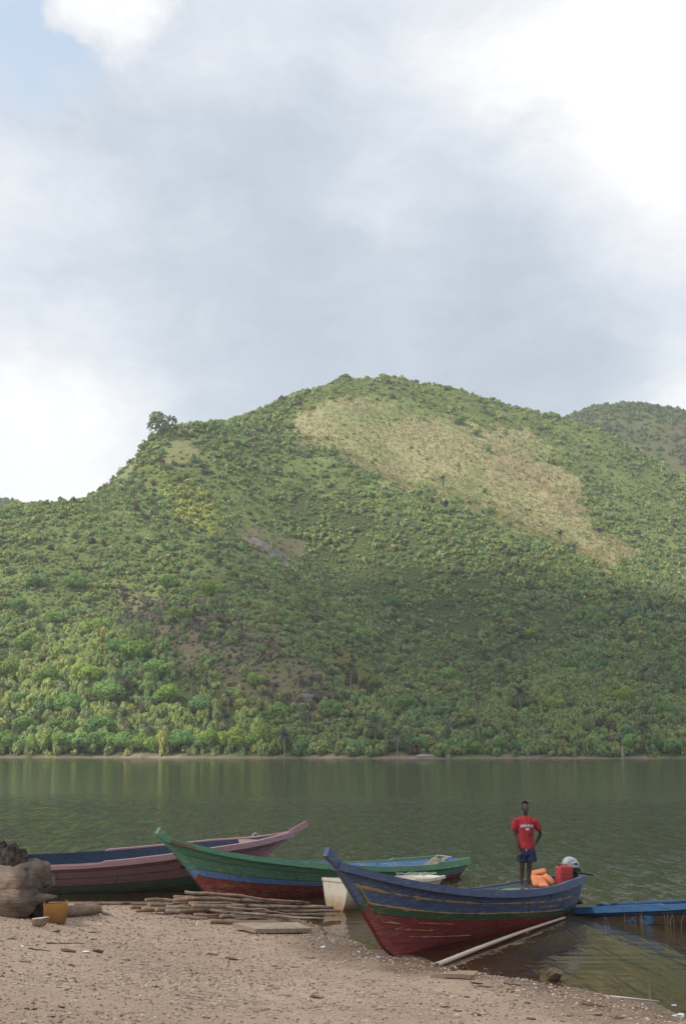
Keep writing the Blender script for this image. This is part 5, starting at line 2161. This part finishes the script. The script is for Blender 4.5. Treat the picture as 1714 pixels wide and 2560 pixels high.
def pad(name, parent, size, loc, rot, bendx=0.0, mat=None):
    bm = bmesh.new()
    bmesh.ops.create_cube(bm, size=1)
    bmesh.ops.subdivide_edges(bm, edges=bm.edges[:], cuts=4, use_grid_fill=True)
    for v in bm.verts:
        x, y, z = v.co
        f_ = 1 - .55 * max(abs(2 * x), abs(2 * y)) ** 6
        v.co = Vector((x * size[0], y * size[1], z * size[2] * f_ + bendx * (x * 2) ** 2 + .01 * float(fbm(x * 3 + size[0] * 9, y * 3, 2, 4))))
    me = bpy.data.meshes.new(name)
    bm.to_mesh(me)
    bm.free()
    me.materials.append(mat or M_ORG)
    me.polygons.foreach_set('use_smooth', [True] * len(me.polygons))
    o = link(bpy.data.objects.new(name, me), parent)
    o.location = loc
    o.rotation_euler = rot
    return o


for px, py, z, specs, lab in [
        (1347, 2214, .56, [((.36, .30, .08), (.0, -.08, .10), (.75, .12, .25), .0), ((.28, .16, .07), (.22, -.02, .14), (.55, .75, -.2), -.03), ((.2, .2, .06), (.05, -.22, .04), (.2, .0, .1), 0)],
         'orange life jacket lying open at the front of the two in the navy boat'),
        (1350, 2206, .60, [((.34, .12, .09), (-.02, .12, .20), (1.0, -.18, .1), .0), ((.32, .24, .07), (.02, .14, .08), (.5, .1, .0), 0)],
         'orange life jacket folded behind the other at the person feet')]:
    c = at(px, py, z)
    e = empty('life_jacket', c)
    tag(e, lab, 'life jacket', 'orange life jackets')
    for i, (s, l, rt, bd) in enumerate(specs):
        pad('foam_panel', e, s, l, rt, bd)
    MB().tube([(-.12, -.14, .05), (0, -.2, .045), (.16, -.16, .06)], .009, 5).build('strap', [M_STRAP], e)
MB().box((lf.x - .75, 0, lf.z - .10), (.5, 1.1, .04)).build('platform', [IN_GREEN], navy)

# cargo of the green boat
M_SACK = bark('sackcloth', (.27, .205, .15), (.36, .285, .225), scale=1.4)
for i, (px, py, z, sx, sy, sz, lab) in enumerate([(1086, 2162, .36, .33, .22, .26, 'brown sack slumped in the stern of the green boat'),
                                                  (1118, 2158, .36, .24, .20, .22, 'smaller brown bundle beside the sack in the green boat')]):
    o = link(bpy.data.objects.new('sack', rock_mesh('sack', 90 + i, M_SACK, sx, sy, sz, 3, .9)))
    c = at(px, py, z)
    o.location = c + Vector((0, .1, -.05))
    o.rotation_euler = (.1, -.5 if i == 0 else .2, .5)
    for po in o.data.polygons:
        po.use_smooth = True
    tag(o, lab, 'sack', 'bundles in the green boat')
a = at(1062, 2163, .42)
o = MB().box((0, 0, 0), (.45, .07, .05)).build('wood_offcut', [simple('red_brown_wood', (.18, .07, .05))], None)
o.location = a + Vector((0, .12, -.02))
o.rotation_euler = (0, 0, .3)
tag(o, 'red brown piece of wood leaning at the sack in the green boat', 'wood')
b = MB()
c0 = at(1122, 2146, .50)
pts = [Vector((.25 * math.cos(t) - .1, .12 * math.sin(t), .03 + .09 * math.sin(t * .5))) for t in np.linspace(0, 3.3, 12)]
b.tube(pts, .018, 7)
o = b.build('rope', [simple('pale_rope', (.50, .45, .38))], None, True)
o.location = c0 + Vector((0, .05, -.05))
tag(o, 'pale rope looped over the far rail of the green boat', 'rope')
pb = at(1126, 2154, .44)
o = link(bpy.data.objects.new('blue_bag', rock_mesh('blue_bag', 97, simple('blue_tarp', (.06, .13, .34), .6), .16, .12, .13, 3, .8)))
o.location = pb + Vector((0, .2, 0))
tag(o, 'small blue bag at the stern of the green boat', 'bag')
# rope on the pink bow and net on the dinghy
b = MB()
c0 = at(634, 2094, 1.22)
b.tube([(-.06, -.05, -.03), (-.02, -.03, .08), (.05, 0, .12), (.1, .06, .05), (.13, .3, .03)], .012, 6)
o = b.build('rope', [simple('white_rope', (.60, .57, .52))], None, True)
o.location = c0
tag(o, 'white rope tied over the bow of the pink boat', 'rope')
b = MB()
c0 = at(1040, 2190, .56)
for k in range(14):
    t0 = random.uniform(-.3, .3)
    pts = [Vector((t0 + .2 * math.cos(q + k), .12 * math.sin(q * 1.3 + k), .03 + .05 * random.random())) for q in np.linspace(0, 4, 9)]
    b.tube(pts, .008, 5)
o = b.build('fishing_net', [simple('grey_green_net', (.30, .36, .30), .9)], None)
o.location = c0
tag(o, 'tangle of grey green net lying on the white dinghy', 'net')

# ================================================================ the person
def ellipsoid(b, c, r, n=14, k=9):
    vs = [(c[0], c[1], c[2] - r[2])]
    for i in range(1, k):
        ph = -math.pi / 2 + math.pi * i / k
        for j in range(n):
            a = 2 * math.pi * j / n
            vs.append((c[0] + r[0] * math.cos(ph) * math.cos(a), c[1] + r[1] * math.cos(ph) * math.sin(a), c[2] + r[2] * math.sin(ph)))
    vs.append((c[0], c[1], c[2] + r[2]))
    fs = [(0, 1 + (j + 1) % n, 1 + j) for j in range(n)]
    for i in range(k - 2):
        for j in range(n):
            a, c_ = 1 + i * n + j, 1 + i * n + (j + 1) % n
            fs.append((a, c_, c_ + n, a + n))
    last = len(vs) - 1
    fs += [(last, 1 + (k - 2) * n + j, 1 + (k - 2) * n + (j + 1) % n) for j in range(n)]
    b.add(vs, fs)


def limb(b, pts, rad, n=12):
    b.tube(pts, rad, n)
    for p, r in ((pts[0], rad[0]), (pts[-1], rad[-1])):
        if isinstance(r, (tuple, list)):
            ellipsoid(b, p, (r[0], r[0], r[1]), 10, 7)
        else:
            ellipsoid(b, p, (r, r, r), 10, 7)
    for p, r in zip(pts[1:-1], rad[1:-1]):
        if not isinstance(r, (tuple, list)):
            ellipsoid(b, p, (r * .99,) * 3, 10, 7)


def remeshed(b, name, mat, parent, voxel, smooth=4):
    o = b.build(name, [mat], parent, True)
    m = o.modifiers.new('remesh', 'REMESH')
    m.mode = 'VOXEL'
    m.voxel_size = voxel
    m.use_smooth_shade = True
    s = o.modifiers.new('smooth', 'SMOOTH')
    s.iterations = smooth
    s.factor = .5
    return o


person = empty('person', FEET)
person.scale = (1.03, 1.03, 1.03)
tag(person, 'person in red T-shirt and navy shorts standing in the navy boat, one hand on hip', 'person')
M_SKIN = simple('dark_skin', (.060, .034, .025), .42, .5, .2, 12)
M_TEE = NT('red_cotton')
n1 = M_TEE.noise(M_TEE.coords('Object', (4, 4, 2.2)), 3.2, 4, .5, 1.2).outputs['Fac']
M_TEE = M_TEE.principled(M_TEE.mixc(n1, (.34, .032, .042), (.42, .048, .058)), .85, M_TEE.bump(n1, 1.0, .07), .15)
M_SHORT = NT('navy_cotton')
n1 = M_SHORT.noise(M_SHORT.coords('Object', (4, 4, 2)), 3.0, 4, .5, .8).outputs['Fac']
M_SHORT = M_SHORT.principled(M_SHORT.mixc(n1, (.020, .030, .065), (.035, .048, .095)), .85, M_SHORT.bump(n1, .8, .03), .15)
b = MB()
ellipsoid(b, (.014, -.018, 1.632), (.073, .092, .108))
ellipsoid(b, (.016, -.045, 1.565), (.056, .058, .066))
ellipsoid(b, (.018, -.108, 1.605), (.014, .018, .026))
ellipsoid(b, (.018, -.118, 1.592), (.019, .013, .011))
ellipsoid(b, (.017, -.083, 1.645), (.052, .024, .014))
ellipsoid(b, (.018, -.094, 1.556), (.026, .014, .014))
ellipsoid(b, (.017, -.085, 1.525), (.024, .020, .018))
for s in (-1, 1):
    ellipsoid(b, (.014 + s * .074, -.005, 1.612), (.011, .022, .032))
    ellipsoid(b, (.016 + s * .045, -.07, 1.590), (.022, .024, .020))
limb(b, [(.012, .012, 1.40), (.013, .004, 1.48), (.014, -.005, 1.56)], [.060, .052, .052])
ellipsoid(b, (.01, .01, 1.28), (.155, .098, .17))
ellipsoid(b, (.015, .01, 1.06), (.128, .085, .22))
ellipsoid(b, (.02, .01, .88), (.142, .095, .13))
limb(b, [(-.15, .01, 1.360), (.02, .01, 1.385), (.17, .01, 1.352)], [.050, .055, .050])
# arm hanging in front of the thigh
limb(b, [(-.180, .01, 1.352), (-.20, .005, 1.20), (-.206, .0, 1.03), (-.192, -.045, .91), (-.165, -.095, .785)], [.052, .044, .037, .039, .025])
limb(b, [(-.165, -.095, .785), (-.150, -.112, .735), (-.138, -.122, .695)], [.025, (.033, .022), (.034, .020)])
for i, (fx_, ln) in enumerate(((-.034, .070), (-.013, .080), (.009, .076), (.029, .060))):
    q = Vector((-.138 + fx_ * .8, -.122 + fx_ * .4, .695))
    limb(b, [q, q + Vector((.008, -.006, -ln * .45)), q + Vector((.018, .006, -ln * .8)), q + Vector((.022, .020, -ln))], [.0095, .009, .0085, .0075], 8)
limb(b, [(-.128, -.118, .745), (-.108, -.138, .712), (-.098, -.140, .682)], [.012, .0105, .009], 8)
# arm with the hand on the hip
limb(b, [(.200, .01, 1.345), (.262, .03, 1.235), (.325, .065, 1.105), (.285, .10, .995), (.222, .085, .895)], [.052, .044, .036, .037, .025])
limb(b, [(.222, .085, .895), (.200, .070, .865), (.182, .050, .845)], [.025, (.032, .022), (.033, .02)])
for i, dz in enumerate((.028, .010, -.008, -.025)):
    q = Vector((.185, .045, .845 + dz))
    limb(b, [q, q + Vector((-.012, -.035, -.008)), q + Vector((-.020, -.062, -.016)), q + Vector((-.026, -.080 + abs(dz) * .5, -.022))], [.0095, .009, .0085, .0075], 8)
limb(b, [(.205, .085, .88), (.188, .105, .868), (.165, .112, .862)], [.012, .0105, .009], 8)
for hx, kx, ax, fx_ in ((-.065, -.085, -.098, -.112), (.10, .065, .045, .064)):
    limb(b, [(hx, .01, .86), ((hx + kx) / 2, .0, .66), (kx, -.012, .475), (kx - .005, .018, .34), (ax, .022, .20), (ax, .022, .085)], [.088, .074, .052, .050, .037, .033])
    limb(b, [(ax, .045, .045), (ax + (fx_ - ax) * .5, -.04, .050), (fx_, -.125, .026)], [(.033, .036), (.036, .036), (.040, .022)])
    for t in range(5):
        q = Vector((fx_ + (-.032 + .016 * t), -.140 - (.012 if t in (1, 2, 3) else 0), .016))
        limb(b, [q + Vector((0, .03, .004)), q, q + Vector((0, -.022, -.003))], [.010, .010, .008], 7)
remeshed(b, 'body', M_SKIN, person, .0065, 3)
# hair: close crop
bm = bmesh.new()
bmesh.ops.create_uvsphere(bm, u_segments=28, v_segments=18, radius=1)
for v in bm.verts:
    q = v.co * (1 + .02 * float(fbm(v.co.x * 6, v.co.y * 6 + v.co.z * 5, 2, 7)))
    v.co = Vector((.014 + q.x * .079, -.012 + q.y * .094, 1.640 + q.z * .110))
bmesh.ops.delete(bm, geom=[v for v in bm.verts if v.co.z < 1.60 or (v.co.z < 1.685 and v.co.y < -.062) or (v.co.z < 1.64 and v.co.y < -.01)], context='VERTS')
me = bpy.data.meshes.new('hair')
bm.to_mesh(me)
bm.free()
me.materials.append(simple('black_hair', (.008, .007, .007), .9, .1, .3, 60, .004))
ho = link(bpy.data.objects.new('hair', me), person)
sd = ho.modifiers.new('solid', 'SOLIDIFY')
sd.thickness = .008
for s in (-1, 1):
    bb = MB()
    ellipsoid(bb, (.016 + s * .030, -.097, 1.624), (.012, .007, .006), 8, 6)
    bb.build('eye', [simple('eye_white', (.25, .22, .20), .3)], person, True)
# T-shirt
rows = [(.795, .018, .168, .122), (.86, .017, .164, .118), (.95, .014, .158, .112), (1.05, .012, .158, .112), (1.15, .01, .168, .120), (1.25, .01, .182, .128), (1.33, .01, .186, .120),
        (1.385, .01, .170, .102), (1.42, .011, .125, .085), (1.445, .012, .082, .070)]
b = MB()
vs, n = [], 28
for zi, (z, cx_, rx_, ry_) in enumerate(rows):
    for k in range(n):
        a = 2 * math.pi * k / n
        w_ = 1 + .03 * math.sin(3 * a + z * 9) * (1 if z < 1.2 else .3)
        vs.append((cx_ + rx_ * math.cos(a) * w_, .008 + ry_ * math.sin(a) * w_, z + (.008 * math.sin(2 * a) if zi == 0 else 0)))
fs = [(i * n + k, i * n + (k + 1) % n, (i + 1) * n + (k + 1) % n, (i + 1) * n + k) for i in range(len(rows) - 1) for k in range(n)]
fs += [tuple(reversed(range(n))), tuple((len(rows) - 1) * n + k for k in range(n))]
b.add(vs, fs)
b.tube([(-.08, .01, 1.352), (-.165, .008, 1.345), (-.212, .004, 1.26), (-.230, .0, 1.165)], [.080, .084, .080, .076], 18)
b.tube([(.10, .01, 1.350), (.185, .012, 1.335), (.25, .028, 1.255), (.300, .045, 1.175)], [.080, .084, .079, .074], 18)
tee = remeshed(b, 't_shirt', M_TEE, person, .007, 4)
# chest print
M_PRINT = simple('white_print', (.72, .70, .70), .8, .1, .05)


def chest_y(x, z):
    rx_ = np.interp(z, [q[0] for q in rows], [q[2] for q in rows])
    ry_ = np.interp(z, [q[0] for q in rows], [q[3] for q in rows])
    t = min(1.0, abs(x - .011) / rx_)
    return .008 - ry_ * math.sqrt(max(0, 1 - t * t)) * 1.0 - .006


def print_mesh(name, verts, faces, parent):
    vs = [(x, chest_y(x, z), z) for x, z in verts]
    k = len(vs)
    vs += [(x, y + .005, z) for x, y, z in vs]
    o = mesh_obj(name, vs, [tuple(f) for f in faces] + [tuple(i + k for i in reversed(f)) for f in faces], [M_PRINT], parent)
    return o


def lettering(text, cx_, cz, width, height, arch, name, bold):
    cu = bpy.data.curves.new('lettering', 'FONT')
    cu.body = text
    cu.align_x = 'CENTER'
    cu.resolution_u = 2
    cu.offset = bold
    ob = bpy.data.objects.new('lettering', cu)
    m = bpy.data.meshes.new_from_object(ob)
    xs = [v.co.x for v in m.vertices]
    ys = [v.co.y for v in m.vertices]
    w_, y0, y1 = max(xs) - min(xs), min(ys), max(ys)
    vv = []
    for v in m.vertices:
        x = (v.co.x - (max(xs) + min(xs)) / 2) / w_ * width
        z = (v.co.y - y0) / (y1 - y0) * height
        vv.append((cx_ + x, cz + z - arch * (2 * x / width) ** 2))
    o = print_mesh(name, vv, [tuple(p.vertices) for p in m.polygons], tee)
    bpy.data.objects.remove(ob)
    return o


lettering('ECK\u014c UNLTD', .028, 1.232, .262, .066, .014, 'chest_lettering', .035)
# emblem under the words: a small white animal-like patch
em = []
for k in range(22):
    a = 2 * math.pi * k / 22
    r_ = 1 + .12 * math.sin(3 * a) + (.45 if abs(a - 2.75) < .2 else 0) - (.18 if 4.2 < a < 5.2 else 0)
    em.append((.034 + .036 * math.cos(a) * r_, 1.193 + .022 * math.sin(a) * (1 + .1 * math.sin(2 * a))))
print_mesh('chest_emblem', em, [tuple(range(22))], tee)
print_mesh('print_line', [(-.02, 1.158), (.09, 1.158), (.09, 1.163), (-.02, 1.163)], [(0, 1, 2, 3)], tee)
# shorts
b = MB()
b.tube([(.02, .01, .845), (.02, .01, .78), (.02, .008, .70), (.02, .006, .655)], [(.160, .116), (.168, .120), (.176, .120), (.16, .11)], 22)
b.tube([(-.055, .005, .76), (-.070, .002, .66), (-.088, .0, .535)], [(.10, .11), (.108, .112), (.120, .112)], 18)
b.tube([(.098, .005, .76), (.108, .002, .66), (.116, .0, .54)], [(.10, .11), (.104, .112), (.112, .110)], 18)
sh = remeshed(b, 'shorts', M_SHORT, person, .008, 4)
MB().tube([(-.005, -.122, .80), (-.008, -.127, .775), (-.002, -.126, .755)], .006, 6).build('drawstring', [M_PRINT], sh, True)
print('PERSON', tuple(FEET), tuple(lf))

# ---------------------------------------------------------------- look-alikes get their place in the label
ORD = ('first second third fourth fifth sixth seventh eighth ninth tenth eleventh twelfth thirteenth fourteenth fifteenth sixteenth seventeenth eighteenth '
       'nineteenth twentieth twenty-first twenty-second twenty-third twenty-fourth twenty-fifth twenty-sixth twenty-seventh twenty-eighth twenty-ninth thirtieth').split()
same = {}
for o in COL.objects:
    if o.parent is None and o.get('label') and o.get('category'):
        same.setdefault(o['label'], []).append(o)
for lab, obs in same.items():
    if len(obs) > 1 and len(obs) <= len(ORD):
        by_row = obs[0].get('category') == 'pole'
        key = (lambda o: -float(project(*o.location)[1])) if by_row else (lambda o: float(project(*o.location)[0]))
        for q, o in zip(ORD, sorted(obs, key=key)):
            o['label'] = lab + ', ' + q + (' from the front' if by_row else ' from the left')
